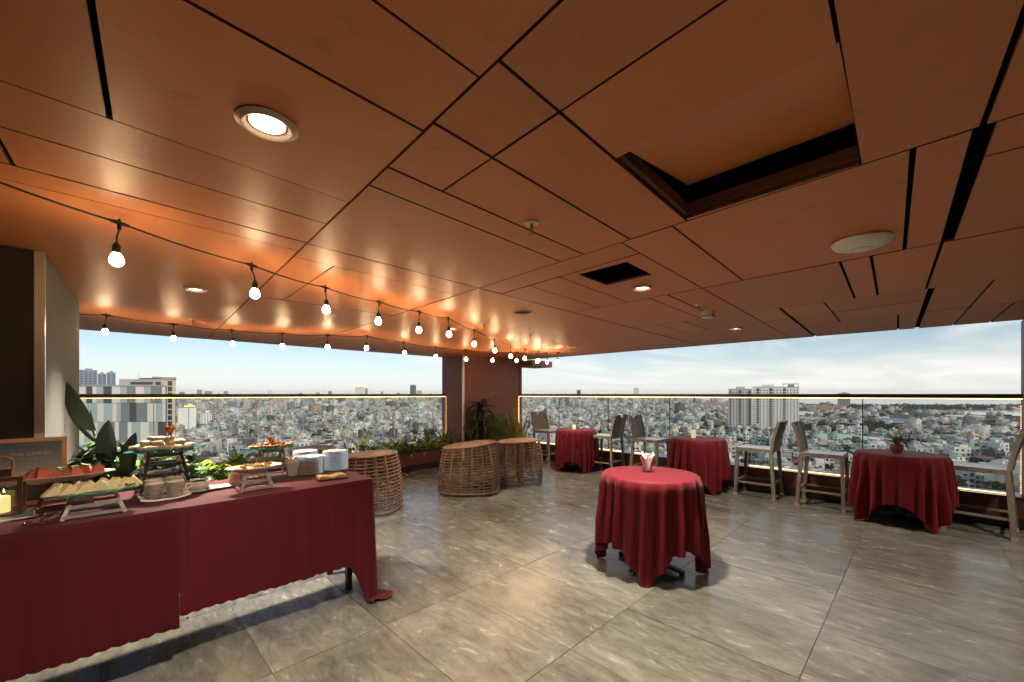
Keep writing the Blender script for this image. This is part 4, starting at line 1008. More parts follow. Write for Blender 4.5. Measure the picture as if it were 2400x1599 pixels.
# cloth napkin on tray
v=on(777,1121); t=thing('folded_napkin','folded tan cloth napkin on a black tray at the buffet end','napkin',(v.x,v.y,TZ),R_(-8))
b=MB(); b.box(-.10,.10,-.065,.065,0,.006); b.build('tray',MT['black'],t)
b=MB(); nx,ny=14,9; vs=[(-.09+.18*i/nx,-.055+.11*j/ny,.022+.006*math.sin(i*.7)*math.cos(j*.8)) for j in range(ny+1) for i in range(nx+1)]; n1=len(vs); vs+=[(x,y,.0065) for x,y,z in vs]
fs=[(j*(nx+1)+i,j*(nx+1)+i+1,(j+1)*(nx+1)+i+1,(j+1)*(nx+1)+i) for j in range(ny) for i in range(nx)]
for i in range(nx): fs.append((i,n1+i,n1+i+1,i+1)); a=ny*(nx+1)+i; fs.append((a+1,n1+a+1,n1+a,a))
for j in range(ny): a=j*(nx+1); fs.append((a+nx+1,n1+a+nx+1,n1+a,a)); a+=nx; fs.append((a,n1+a,n1+a+nx+1,a+nx+1))
b.add(vs,fs); b.build('cloth',MT['tan'],t,True)
b=MB(); b.tube([(-.03,.05,.03),(.02,.055,.034),(.08,.05,.03)],.005,8); b.lathe([(0,-.001),(.016,0),(0,.003)],12,(-.045,.05,.031)); b.build('serving_tongs',MT['chrome'],t,True)
# tongs
v=on(100,1222); t=thing('scissor_tongs','steel scissor tongs on the red cloth in front of sandwiches','tongs',(v.x+.0,v.y+.02,TZ),R_(70))
for s in (-1,1):
    b=MB(); b.tube([(-.02,s*.004,.006),(.03,-s*.012,.010),(.07,-s*.028,.014),(.095,-s*.022,.014),(.11,-s*.006,.012)],.0035,6)
    b.tube([(-.02+.03*0-.035+.024*math.cos(a),s*.026+.016*math.sin(a),.005) for a in [k*math.pi/6 for k in range(12)]],.0035,6,closed=True); b.bar((-.02,s*.004,.006),(-.032,s*.014,.005),.008,.004); b.build('arm',MT['chrome'],t,True)
# brochures
v=on(15,1218)
for k,(dz,rz,lab,m) in enumerate(((0,12,'lower dark brochure at the left end of the buffet',MT['dkpanel']),(.004,4,'upper pale brochure lying at the left end of the buffet',MT['cream']))):
    t=thing('brochure',lab,'brochure',(v.x-.02,v.y+.03,TZ+dz),R_(rz)); b=MB(); b.box(-.14,.11,-.09,.08,0,.003); b.build('pages',MT['napkin'],t); b=MB(); b.box(-.138,.108,-.088,.078,.003,.0036); b.build('cover',m,t)
    if k: b=MB(); b.box(.0,.105,-.08,.07,.0038,.0042); b.build('photo_print',mat('teal_print',(.12,.25,.25),.3,var=.5,vscale=20),t)
# lantern
v=on(14,1183); LX,LY=-.365,3.30
t=thing('wooden_lantern','dark wooden lantern with rope handle and lit candle at left','lantern',(LX,LY,TZ),R_(0))
a=.075; H=.20
b=MB(); b.box(-a-.01,a+.01,-a-.01,a+.01,0,.016); b.build('base',MT['wood'],t)
for sx in (-1,1):
    for sy in (-1,1): b=MB(); b.box(sx*a-.009,sx*a+.009,sy*a-.009,sy*a+.009,.016,H-.02); b.build('post',MT['wood'],t)
b=MB(); b.box(-a-.012,a+.012,-a-.012,a+.012,H-.02,H); b.build('roof',MT['wood'],t)
b=MB(); b.box(-.045,.045,-.045,.045,H,H+.03); b.box(-.05,.05,-.05,.05,H+.03,H+.036); b.build('chimney',MT['wood'],t)
b=MB(); b.tube([(-.045,0,H+.03),(-.045,0,H+.075),(-.02,0,H+.095),(.02,0,H+.095),(.045,0,H+.075),(.045,0,H+.03)],.006,8); b.build('rope_handle',MT['rope'],t,True)
for s in (-1,1):
    b=MB(); b.box(-a+.01,a-.01,s*a-.001,s*a+.001,.017,H-.021); b.build('glass_pane',MT['clearglass'],t)
    b=MB(); b.box(s*a-.001,s*a+.001,-a+.01,a-.01,.017,H-.021); b.build('glass_pane',MT['clearglass'],t)
t=thing('lantern_candle','lit cream candle glowing inside the wooden lantern','candle',(LX,LY,TZ+.0165)); b=MB(); b.lathe([(0,0),(.038,0),(.038,.075),(.034,.08),(.02,.07),(0,.068)],24); b.build('wax',MT['candle'],t,True)
b=MB(); b.lathe([(0,.068),(.005,.076),(.004,.086),(0,.098)],8); b.build('flame',MT['flame'],t,True)
# framed sign
fr=thing('framed_sign','pale wooden framed poster reading THIS SUMMER behind the lantern','sign',(-.385,3.50,TZ),0); M=Matrix.Rotation(R_(-7),4,'X')
w0,w1,hh=-.36,.245,.37; th=.014; bw=.022
b=MB(); b.box(w0,w1,0,th,0,bw,0,M); b.box(w0,w1,0,th,hh-bw,hh,0,M); b.box(w0,w0+bw,0,th,bw,hh-bw,0,M); b.box(w1-bw,w1,0,th,bw,hh-bw,0,M); b.build('frame',MT['lwood'],fr)
pmx=bpy.data.materials.new('dusk_beach_poster'); pmx.use_nodes=True; tt=pmx.node_tree; bs=tt.nodes['Principled BSDF']; bs.inputs['Roughness'].default_value=.25
co=tt.nodes.new('ShaderNodeTexCoord'); sx_=tt.nodes.new('ShaderNodeSeparateXYZ'); tt.links.new(co.outputs['Generated'],sx_.inputs[0]); rp_=tt.nodes.new('ShaderNodeValToRGB')
nn=tt.nodes.new('ShaderNodeTexNoise'); nn.inputs['Scale'].default_value=4; tt.links.new(co.outputs['Generated'],nn.inputs[0]); ad=tt.nodes.new('ShaderNodeMath'); ad.operation='MULTIPLY_ADD'; ad.inputs[1].default_value=.14; tt.links.new(nn.outputs['Fac'],ad.inputs[0]); tt.links.new(sx_.outputs[2],ad.inputs[2]); tt.links.new(ad.outputs[0],rp_.inputs[0])
E=rp_.color_ramp.elements; E[0].position=.0; E[0].color=(.05,.07,.05,1); E[1].position=1; E[1].color=(.14,.26,.44,1)
for ps,c in ((.30,(.09,.12,.10,1)),(.34,(.07,.09,.11,1)),(.38,(.75,.52,.48,1)),(.5,(.60,.56,.66,1)),(.75,(.28,.44,.62,1))): e=E.new(ps); e.color=c
tt.links.new(rp_.outputs[0],bs.inputs['Base Color'])
b=MB(); b.box(w0+bw,w1-bw,.004,.010,bw,hh-bw,0,M); b.build('poster',pmx,fr)
def text(body,size,loc,parent,m,align='CENTER',rot=(R_(83),0,0),ext=.0004,sp=1.0,name='lettering'):
    cu=bpy.data.curves.new('lettering','FONT'); cu.body=body; cu.size=size; cu.align_x=align; cu.extrude=ext; cu.space_character=sp
    o=bpy.data.objects.new('tmp_text',cu); COL.objects.link(o); bpy.context.view_layer.update()
    me=bpy.data.meshes.new_from_object(o.evaluated_get(bpy.context.evaluated_depsgraph_get())); me.materials.clear(); me.materials.append(m); bpy.data.objects.remove(o)
    return link(name,me,parent,loc,rot)
cream_l=mat('pale_lettering',(.75,.68,.50),.5); red_l=mat('red_lettering',(.45,.05,.04),.5)
text('THIS SUMMER',.0265,M@Vector((.108,.0025,.272)),fr,cream_l,rot=(R_(90-7),0,0),sp=.95)
text('SHOULD BE NEXT',.0115,M@Vector((.115,.0025,.252)),fr,cream_l,rot=(R_(90-7),0,0),sp=1.3)
text('The COAST',.0145,M@Vector((.105,.0025,.316)),fr,red_l,rot=(R_(90-7),0,0))

# --- big leaves behind the buffet
def big_leaf(b, base, tip, wd, nrm, n=10, curl=.12):
    base=Vector(base); tip=Vector(tip); d=tip-base; s=d.cross(Vector(nrm)).normalized(); nv=s.cross(d).normalized(); vs=[]
    for i in range(n+1):
        t=i/n; w_=wd*(math.sin(math.pi*t**.8))**.75*.5+.001 if 0<t<1 else .001; p=base+d*t+nv*(.10*d.length*math.sin(math.pi*t))*curl*3
        for k in range(-3,4): vs.append(p+s*w_*k/3+nv*(abs(k)/3)*w_*.35)
    fs=[(i*7+k,i*7+k+1,i*7+k+8,i*7+k+7) for i in range(n) for k in range(6)]; b.add(vs,fs)
def pl(px,py,fwd):
    x,y=lookat_frame(px,fwd); return Vector((x,y,EYE+(HY-py)/F*fwd))
cv_=Vector((-.7,-.7,.1))
for (nm,base,tip,wd,stm,lab) in (('leaf_plant',pl(222,1012,3.1),pl(156,896,3.1),.13,pl(243,1060,3.0),'tall pointed olive leaf leaning left in front of the pillar'),
      ('leaf_plant',pl(264,1086,2.85),pl(255,984,2.85),.145,pl(270,1125,2.85),'broad dark upright leaf behind the sandwich tray'),
      ('leaf_plant',pl(304,1112,2.9),pl(319,1013,2.9),.125,pl(306,1140,2.9),'dark upright leaf beside the spring roll riser')):
    t=thing(nm,lab,'plant',(0,0,0)); b=MB(); big_leaf(b,base,tip,wd,cv_); o=b.build('leaf',MT['dkleaf'] if 'dark' in lab else mat('olive_leaf',(.05,.085,.025),.35,var=.3,vscale=8),t,True,auto=90)
    b=MB(); fl=Vector((stm.x+.02,stm.y+.05,.3)); b.tube([fl,stm,base,base.lerp(tip,.95)],[.010,.008,.006,.002],6); b.build('midrib',MT['stem'],t,True)
    # each stem grows from its pot on the floor
    b=MB(); b.lathe([(.06,0),(.08,.30),(.072,.30),(.065,.27),(0,.27)],16,(fl.x,fl.y,0)); b.build('pot',MT['black'],t,True)
t=thing('narrow_leaf_plant','narrow dark leaf and stalks against the grey pillar','plant',(0,0,0))
for (a_,c_) in ((pl(235,1045,3.1),pl(158,965,3.1)),(pl(240,1060,3.1),pl(212,960,3.15))):
    b=MB(); big_leaf(b,a_,c_,.03,cv_); b.build('leaf',MT['dkleaf'],t,True)
b=MB(); b.tube([(a_.x,a_.y,.1),(a_.x,a_.y,.6),a_],[.01,.009,.005],6); b.build('stem',MT['stem'],t)
def bush(name,lab,c,rx,ry,rz,n,s,mats,pot_r=.15,mi2=.15):
    t=thing(name,lab,'bush',(c[0],c[1],0)); b=MB()
    for k in range(n):
        u=random.uniform(-1,1); a=random.uniform(0,6.283); r=random.random()**.4
        p=(rx*r*math.cos(a)*math.sqrt(1-u*u),ry*r*math.sin(a)*math.sqrt(1-u*u),c[2]+rz*r*u); ss=s*random.uniform(.6,1.2)
        blade(b,p,random.uniform(0,6.28),ss*1.5,ss,random.uniform(-.6,1.1),random.uniform(0,1),1 if random.random()<mi2 else 0,3,.15)
    o=b.build('foliage',mats,t,True); o['kind']='stuff'; b=MB()
    for k in range(7): b.tube([(0,0,.2),(random.uniform(-.5,.5)*rx,random.uniform(-.5,.5)*ry,c[2]*.7),(random.uniform(-.7,.7)*rx,random.uniform(-.7,.7)*ry,c[2]+rz*.3)],.005,5)
    b.build('stem',MT['stem'],t); b=MB(); b.lathe([(pot_r*.8,0),(pot_r,.35),(pot_r*.9,.35),(pot_r*.85,.32),(0,.32)],18); b.build('pot',MT['black'],t,True)
bush('leafy_bush','dark glossy leaved bush beside the grey pillar',(.02,4.18,.90),.20,.28,.28,420,.065,[MT['dkleaf'],MT['leaf']],.14,.25)
bush('leafy_bush','dark bush behind the sandwich tray and broad leaves',(.33,4.25,.82),.28,.28,.22,420,.06,[MT['dkleaf'],MT['leaf']],.15,.35)
bush('leafy_bush','bright green bush low behind the spring roll riser',(.62,4.6,.72),.33,.22,.16,420,.055,[MT['leaf'],MT['yleaf']],.15,.3)
# ------------------------------------------------------------------ the city below
GZ=EYE-60.0
def attr_mat(name, rough=.8, windows=False):
    m=bpy.data.materials.new(name); m.use_nodes=True; t=m.node_tree; b=t.nodes['Principled BSDF']; n=t.nodes.new; l=t.links.new
    b.inputs['Roughness'].default_value=rough; b.inputs['Specular IOR Level'].default_value=.2
    at_=n('ShaderNodeAttribute'); at_.attribute_name='col'; src=at_.outputs['Color']
    co=n('ShaderNodeTexCoord'); nz=n('ShaderNodeTexNoise'); nz.inputs['Scale'].default_value=.22; nz.inputs['Detail'].default_value=6; l(co.outputs['Object'],nz.inputs['Vector'])
    mr=n('ShaderNodeMapRange'); l(nz.outputs['Fac'],mr.inputs[0]); mr.inputs[1].default_value=.3; mr.inputs[2].default_value=.7; mr.inputs[3].default_value=.42; mr.inputs[4].default_value=.98
    mx=n('ShaderNodeMix'); mx.data_type='RGBA'; mx.blend_type='MULTIPLY'; mx.inputs[0].default_value=1; l(src,mx.inputs[6]); l(mr.outputs[0],mx.inputs[7]); cur=mx.outputs[2]
    if windows:
        sp=n('ShaderNodeSeparateXYZ'); l(co.outputs['Object'],sp.inputs[0]); ge=n('ShaderNodeNewGeometry'); sn=n('ShaderNodeSeparateXYZ'); l(ge.outputs['Normal'],sn.inputs[0])
        def M_(op,a,b_=None):
            q=n('ShaderNodeMath'); q.operation=op
            for i,v in enumerate((a,b_)):
                if v is None: continue
                if isinstance(v,(int,float)): q.inputs[i].default_value=v
                else: l(v,q.inputs[i])
            return q.outputs[0]
        fz=M_('FRACT',M_('MULTIPLY',sp.outputs[2],1/3.4)); fx=M_('FRACT',M_('MULTIPLY',M_('ADD',sp.outputs[0],M_('MULTIPLY',sp.outputs[1],1.13)),1/3.3))
        k=M_('MULTIPLY',M_('MULTIPLY',M_('GREATER_THAN',fz,.42),M_('GREATER_THAN',fx,.5)),M_('LESS_THAN',M_('ABSOLUTE',sn.outputs[2]),.4))
        m2=n('ShaderNodeMix'); m2.data_type='RGBA'; l(M_('MULTIPLY',k,.9),m2.inputs[0]); l(cur,m2.inputs[6]); m2.inputs[7].default_value=(.05,.055,.06,1); cur=m2.outputs[2]
    l(cur,b.inputs['Base Color']); return m
WALLS=[(.74,.73,.69)]*8+[(.52,.52,.50)]*5+[(.38,.39,.39)]*3+[(.25,.27,.29)]*2+[(.60,.53,.40)]*2+[(.36,.50,.43)]*2+[(.48,.53,.51),(.52,.45,.40),(.38,.32,.27),(.38,.42,.46),(.13,.13,.13),(.13,.13,.13)]
ROOFS=[(.50,.50,.48)]*4+[(.33,.34,.34)]*4+[(.18,.18,.18)]*3+[(.60,.60,.57)]*3+[(.24,.33,.30)]*2+[(.30,.17,.12),(.28,.15,.12),(.20,.32,.28),(.17,.24,.32),(.30,.26,.20),(.08,.08,.08),(.08,.08,.08),(.12,.12,.12)]
NM={(.74,.73,.69):'white',(.52,.52,.50):'pale grey',(.38,.39,.39):'grey',(.25,.27,.29):'blue grey',(.60,.53,.40):'cream',(.36,.50,.43):'mint green',(.48,.53,.51):'pale green',(.52,.45,.40):'pinkish',(.38,.32,.27):'brown',(.38,.42,.46):'pale blue',(.13,.13,.13):'charcoal'}
m_wall=mat('house_wall',(.6,.6,.6),.8,objcol=True,var=.3,vscale=.35,spec=.2); m_roof=mat('house_roof',(.4,.4,.4),.75,objcol=True,var=.35,vscale=.3,spec=.2)
m_win=mat('house_window',(.035,.04,.045),.25); m_trim=mat('house_dark_trim',(.12,.12,.12),.7); m_tank=mat('steel_water_tank',(.6,.6,.6),.35,metal=.8)
m_city=attr_mat('far_city_wall',windows=True); m_cityn=attr_mat('city_wall')
# prototypes: lists of quads with a class 0 wall 1 roof 2 window 3 trim 4 tank
def proto(seed,w,d,st,kind):
    rd=random.Random(seed); V=[];Fc=[];C=[]
    def bx(x0,x1,y0,y1,z0,z1,c,top=None,bottom=False):
        o=len(V); V.extend([(x0,y0,z0),(x1,y0,z0),(x1,y1,z0),(x0,y1,z0),(x0,y0,z1),(x1,y0,z1),(x1,y1,z1),(x0,y1,z1)])
        for f,cc in (((4,5,6,7),c if top is None else top),((0,1,5,4),c),((1,2,6,5),c),((2,3,7,6),c),((3,0,4,7),c)): Fc.append(tuple(i+o for i in f)); C.append(cc)
    h=st*3.4; bx(-w/2,w/2,-d/2,d/2,-1,h,0,1)
    for s in range(st):                       # front (-y) and back windows, balcony slabs
        z=s*3.4+1.0; nw=max(1,int(w/2.6))
        for sy in (-1,1):
            for k in range(nw):
                x=-w/2+(k+.5)*w/nw; ww=rd.choice((.55,.8,1.0)); hh=rd.choice((1.3,1.6,2.0)); y=sy*d/2
                o=len(V); V.extend([(x-ww,y+sy*.04,z),(x+ww,y+sy*.04,z),(x+ww,y+sy*.04,z+hh),(x-ww,y+sy*.04,z+hh)]); Fc.append((o,o+1,o+2,o+3) if sy<0 else (o+3,o+2,o+1,o)); C.append(2)
        if s and rd.random()<.7: bx(-w/2+.2,w/2-.2,-d/2-1.0,-d/2-.03,s*3.4-.2,s*3.4+.75,0,0)
        if rd.random()<.6:
            for k in range(max(1,int(d/5))):
                y=-d/2+(k+.5)*d/max(1,int(d/5)); sx=1; o=len(V); V.extend([(w/2+.04,y-.5,z),(w/2+.04,y+.5,z),(w/2+.04,y+.5,z+1.3),(w/2+.04,y-.5,z+1.3)]); Fc.append((o,o+1,o+2,o+3)); C.append(2)
    if kind==0:   # flat with parapet, stair house and tank
        for a in ((-w/2,w/2,-d/2,-d/2+.2),(-w/2,w/2,d/2-.2,d/2),(-w/2,-w/2+.2,-d/2+.2,d/2-.2),(w/2-.2,w/2,-d/2+.2,d/2-.2)): bx(*a,h,h+1.0,0)
        sx=rd.uniform(-w/5,w/5); bx(sx-w/4,sx+w/4,d*.05,d*.38,h,h+2.8,0,1); 
        bx(sx-.9,sx+.9,-d*.3,-d*.3+1.8,h+1.0,h+2.6,4); bx(sx-.8,sx+.8,-d*.3+.1,-d*.3+1.7,h,h+1.0,3)
    elif kind==1: # sheet roof, low gable over terrace
        o=len(V); V.extend([(-w/2-.4,-d/2-.4,h+.5),(w/2+.4,-d/2-.4,h+.5),(w/2+.4,d/2+.4,h+.5),(-w/2-.4,d/2+.4,h+.5),(0,-d/2-.4,h+2.2),(0,d/2+.4,h+2.2)])
        for f in ((0,4,5,3),(4,1,2,5)): Fc.append(tuple(i+o for i in f)); C.append(1)
        for f in ((0,1,4),(2,3,5)): Fc.append(tuple(i+o for i in f)+(f[2]+o,)); C.append(0)
        bx(-w/2+.1,w/2-.1,-d/2+.1,d/2-.1,h,h+.55,0)
    elif kind==2: # stepped: upper box at the back plus shed roof
        bx(-w/2,w/2,0,d/2,h,h+3.2,0,1); bx(-w/2+.3,w/2-.3,-d/2+.2,-.2,h+2.3,h+2.45,1); bx(-w/2+.3,-w/2+.5,-d/2+.3,-d/2+.5,h,h+2.3,3); bx(w/2-.5,w/2-.3,-d/2+.3,-d/2+.5,h,h+2.3,3)
    else:         # hipped tiled roof
        o=len(V); V.extend([(-w/2-.5,-d/2-.5,h),(w/2+.5,-d/2-.5,h),(w/2+.5,d/2+.5,h),(-w/2-.5,d/2+.5,h),(0,-d/5,h+2.8),(0,d/5,h+2.8)])
        for f in ((0,1,4),(2,3,5)): Fc.append(tuple(i+o for i in f)+(f[2]+o,)); C.append(1)
        for f in ((1,2,5,4),(3,0,4,5)): Fc.append(tuple(i+o for i in f)); C.append(1)
    return np.array(V,float),[f if f[2]!=f[3] else f[:3] for f in Fc],C,h
PR=[]
KN=['flat roof and rooftop water tank','pitched sheet metal roof','stepped roof terrace','hipped roof']
for s,(w_,d_,st,kd) in enumerate([(5.5,13,3,0),(6,12,4,0),(7,12,2,0),(8,13,3,0),(6,12,2,1),(9,15,1,1),(7,13,3,1),(12,20,2,1),(6,13,3,2),(7,12,4,2),(5,14,4,2),(8,12,2,3),(9,11,2,3),(6,14,5,0),(16,26,1,1),(10,14,4,0)]): PR.append((*proto(50+s,w_,d_,st,kd),kd,st,w_,d_))
thing_mesh=[]
for (V,Fc,C,h,kd,st,w_,d_) in PR:
    def sub(cl):
        used=[f for f,c in zip(Fc,C) if c in cl]; cc=[c for c in C if c in cl]; idx=sorted({i for f in used for i in f}); mp_={i:k for k,i in enumerate(idx)}
        me=bpy.data.meshes.new('house'); me.from_pydata([tuple(V[i]) for i in idx],[],[tuple(mp_[i] for i in f) for f in used]); 
        return me,cc
    me,cc=sub((0,2,3,4)); [me.materials.append(x) for x in (m_wall,m_win,m_trim,m_tank)]; me.polygons.foreach_set('material_index',[{0:0,2:1,3:2,4:3}[c] for c in cc]); me.update()
    mr_,cc=sub((1,)); mr_.materials.append(m_roof); mr_.name='roof'; mr_.update(); thing_mesh.append((me,mr_))

EXC=[]   # kept clear for named buildings: (fwd,right,radius)
def fr2xy(f,r): return (f+r)/S2,(f-r)/S2
def px_of(f,r): return 1200+F*r/f
def py_of(f,z=GZ): return HY-F*(z-EYE)/f
def is_water(f,r):
    x=px_of(f,r); y=py_of(f)
    if x>2150 and 961.5<y<975-(2386-x)*.04 : return True
    if x>1380:
        lim=np.interp(x,[1380,1560,1700,1990,2400,2700],[928,936,941,949,952,953])
        if y<lim: return True
    return False
# named buildings ---------------------------------------------------
m_white=mat('white_building_wall',(.70,.69,.66),.8,var=.08,vscale=.15,spec=.2); m_conc=mat('weathered_concrete',(.38,.37,.34),.85,var=.35,vscale=.25,spec=.2)
m_bluet=mat('blue_grey_tower',(.17,.22,.30),.5,var=.1,vscale=.1); m_grey=mat('grey_building_wall',(.30,.31,.31),.8,var=.15,vscale=.2,spec=.2); m_pink=mat('pinkish_apartment_wall',(.58,.34,.24),.8,var=.1,vscale=.1,spec=.2)
m_tan=mat('tan_building_wall',(.52,.46,.36),.8,var=.1,vscale=.2,spec=.2); m_navy=mat('dark_navy_tower',(.03,.05,.09),.3); m_mint=mat('pale_green_building',(.42,.50,.42),.8,var=.15,vscale=.2,spec=.2)
m_aptg=mat('grey_apartment_wall',(.46,.45,.45),.8,var=.1,vscale=.2,spec=.2); m_dark=mat('dark_facade_strip',(.055,.058,.06),.5); m_lit=mat('lit_rooftop_sign',(1,.7,.2),.5,emit=(1,.62,.12),estr=1.6); m_orange=mat('lit_orange_lamp',(1,.5,.15),.5,emit=(1,.45,.12),estr=2.5)
m_groof=mat('pale_green_metal_roof',(.30,.50,.38),.6,var=.12,vscale=.1); m_broof=mat('blue_metal_roof',(.08,.20,.38),.6,var=.15,vscale=.1); m_wroof=mat('white_metal_roof',(.60,.60,.56),.6,var=.12,vscale=.1); m_proof=mat('orange_tiled_roof',(.55,.27,.18),.8,var=.15,vscale=.1)
def building(label, cat, px0,px1,top,fwd,depth,wallm,yaw=0.0,fl=3.4,wp=3.4,winfrac=.45,base=None,strips=None,name='tower_block',crown=True,winm=None,roofm=None,dots=False):
    r0=(px0-1200)/F*fwd; r1=(px1-1200)/F*fwd; ztop=EYE+(HY-top)/F*fwd; zb=GZ-1 if base is None else base
    sa=-math.atan((r0+r1)/2/fwd); yaw+=sa; W=(r1-r0)*math.cos(sa); c=fr2xy(fwd,(r0+r1)/2); t=thing(name,label,cat,(c[0],c[1],zb),R_(-45)+yaw); H=ztop-zb
    EXC.append((fwd+depth/2,(r0+r1)/2,max(W,depth)*.62+6))
    b=MB(); b.box(-W/2,W/2,0,depth,0,H); b.build('wall',wallm,t)
    b=MB(); b.box(-W/2-.3,W/2+.3,-.3,depth+.3,H,H+.9); b.build('roof',roofm or m_grey,t)
    if crown: b=MB(); b.box(-W*.18,W*.22,depth*.3,depth*.7,H+.9,H+4.2); b.build('stair_house',wallm,t)
    b=MB(); nfl=int(H/fl); nw=max(1,int(W/wp)); nd=max(1,int(depth/wp)); vs=0
    for j in range(nfl):
        z=j*fl+1.1
        if z+1.6>H: break
        for i in range(nw):
            if dots and i!=nw//2: continue
            x=-W/2+(i+.5)*W/nw; ww=W/nw*winfrac*.5
            b.box(x-ww,x+ww,-.10,.06,z,z+1.55)
        if not dots:
            for i in range(nd):
                y=(i+.5)*depth/nd; ww=depth/nd*winfrac*.5
                b.box(-W/2-.10,-W/2+.05,y-ww,y+ww,z,z+1.55); b.box(W/2-.05,W/2+.10,y-ww,y+ww,z,z+1.55)
    o=b.build('window',winm or m_win,t); o['kind']='stuff'
    if strips:
        for (u0,u1) in strips:
            b=MB(); b.box(-W/2+W*u0,-W/2+W*u1,-.35,-.11,2,H-1.5); b.build('facade_strip',m_dark,t)
            b=MB()
            for j in range(nfl-1): b.box(-W/2+W*u0+.2,-W/2+W*u1-.2,-.95,-.36,j*fl+3,j*fl+3.9)
            o=b.build('balcony',wallm,t); o['kind']='stuff'
    return t,W,H
# big twin apartment block
building('left wing of the big grey apartment block behind the round table','apartment block',1707,1762,913,612,24,m_aptg,strips=((.06,.12),(.44,.56),(.85,.95)),wp=4.0,winfrac=.36,name='apartment_block')
building('middle wing of the big pale apartment block','apartment block',1763,1833,908,606,26,m_white,strips=((.14,.24),(.57,.68)),wp=4.0,winfrac=.36,name='apartment_block')
t,W,H=building('tallest right wing of the big apartment block with open roof frame','apartment block',1834,1873,908,600,30,m_white,strips=((.02,.20),),wp=4.0,winfrac=.36,name='apartment_block')
b=MB()
for x in (-W/2+1,0,W/2-1):
    for y in (1,29): b.box(x-.4,x+.4,y-.4,y+.4,H+.9,H+5)
b.box(-W/2,W/2,.2,29.8,H+5,H+5.7); b.build('roof_frame',m_white,t)
for (a) in [('pair of grey blue towers far left wider slab','tower',186,228,868,900,40,m_bluet),('stepped grey blue tower right of the wide far slab','tower',229,249,877,905,35,m_bluet),('narrow grey blue tower beside the concrete rooftop','tower',250,271,874,895,35,m_bluet),
    ('white high rise with orange lit roof line far beyond left railing','tower',833,854,905,3900,60,m_white),('grey tower touching the orange lit high rise','tower',855,862,911,3950,60,m_bluet),
    ('dark navy tower rising above the left railing near column','tower',961,975,903,3300,50,m_navy),('broad pale building beside the navy tower on the skyline','tower',976,989,916,3400,50,m_tan),
    ('dark tower above right railing left of the farthest table','tower',1352,1361,915,2700,28,m_navy),('white tower above the right railing between stools','tower',1485,1497,910,2600,32,m_white),
    ('grey slab block above the pink apartments at right','tower',1963,1993,922,1750,40,m_grey)]:
    t,W,H=building(*a,wp=6,fl=3.6,winfrac=.55)
    if 'orange lit' in a[0] and 'touching' not in a[0]:
        b=MB(); b.box(-W/2,W/2,-1.2,-.5,H-4,H+1.5); b.build('roof_lights',m_lit,t)
sky_=[(461,474,914,2900),(479,498,917,3100),(524,535,917,3300),(626,637,916,3600),(769,778,917,3500),(893,898,918,3000),(1404,1420,926,3300),(420,433,919,2500),(700,709,921,3900),(930,938,921,4100),(741,749,920,3700)]
for i,(a,c,tp,f_) in enumerate(sky_):
    building('pale block breaking the skyline %s'%('above the left railing, photo column %s'%['first from left','second','third','fourth','fifth','seventh','','zeroth','','',''][i] if False else ['over the spring rolls tray left part','just right of the spring rolls block','between the two food trays left','above the canape tray','left of the orange lit high rise','between the two tall left towers','right of the column beyond farthest table','next to the tall concrete building','right of the canape tray skyline','just left of the navy tower','above the stacked plates skyline'][i]),'building',a,c,tp,f_,40,random.choice([m_white,m_grey,m_bluet]),wp=7,winfrac=.5,crown=False,name='skyline_block')
mid_=[(417,460,956,590,m_white,'white windowless slab hotel with yellow rooftop sign',True),(470,497,969,700,m_white,'white block right of the hotel with yellow sign',False),(538,553,942,1500,m_bluet,'blue grey mid rise above spring rolls',False),(570,588,941,1450,m_tan,'tan slab building left of canape tray',False),
 (780,794,963,1000,m_white,'white narrow block beside greenish gridded building',False),(795,811,963,1000,m_mint,'greenish grid fronted block beyond the plates',False),(803,809,942,1700,m_white,'slim white tower above the greenish block',False),(684,697,973,820,m_dark,'dark tall house left of the plate stacks',False),
 (896,918,955,1250,m_tan,'tan office block beyond the buffet end stool',False),(996,1011,942,1700,m_tan,'yellowish block just left of the column',False),(911,921,938,2100,m_bluet,'small blue fronted block on the left skyline',False),
 (1607,1625,975,800,m_white,'white houses block left of the big apartments',False),(512,528,975,850,m_tan,'cream four storey block below the blue grey mid rise',False),(1590,1606,988,700,m_grey,'grey block behind the tall candle table',False),(607,620,958,1150,m_mint,'mint topped block above the canapes',False),(1700,1712,985,720,m_mint,'pale green block at foot of the big apartments',False)]
for (a,c,tp,f_,m_,lab,hot) in mid_:
    t,W,H=building(lab,'building',a,c,tp,f_,20,m_,wp=3.2,dots=hot,crown=not hot,name='city_block',yaw=R_(random.uniform(-12,12)) if not hot else 0)
    if hot:
        b=MB()
        for k in range(6): b.box(-3+k*2.1,-1.6+k*2.1,-.2,.2,H+1.6,H+3.2)
        for k in range(3): b.box(1+k*1.8,2.2+k*1.8,-.2,.2,H+3.9,H+5.4)
        b.build('lit_sign',m_lit,t); b=MB(); b.box(-W/2-.4,W/2+.4,-1.5,20.5,0,9); b.build('podium',m_grey,t)
for i in range(12):
    a=1296+i*8.3; 
    if 1321<a<1327: continue
    building('slab %s in the row of white apartment blocks by farthest table'%['at the left end','second from left','third from left','fourth from left','fifth from left','sixth from left','seventh from left','eighth from left','ninth from left','tenth from left','second from right','at the right end'][i],'apartment block',a,a+7,936+random.uniform(-1,2.5),2250+i*6,18,m_white,wp=4,name='apartment_slab',crown=False)
for i in range(7): building('pinkish low apartment block %s left of the big apartments'%['at left end','second from left','third from left','in the middle','third from right','second from right','at right end'][i],'apartment block',1647+i*8.6,1654.5+i*8.6,943+random.uniform(-.5,1),1800,16,m_pink,wp=4,name='apartment_slab',crown=False)
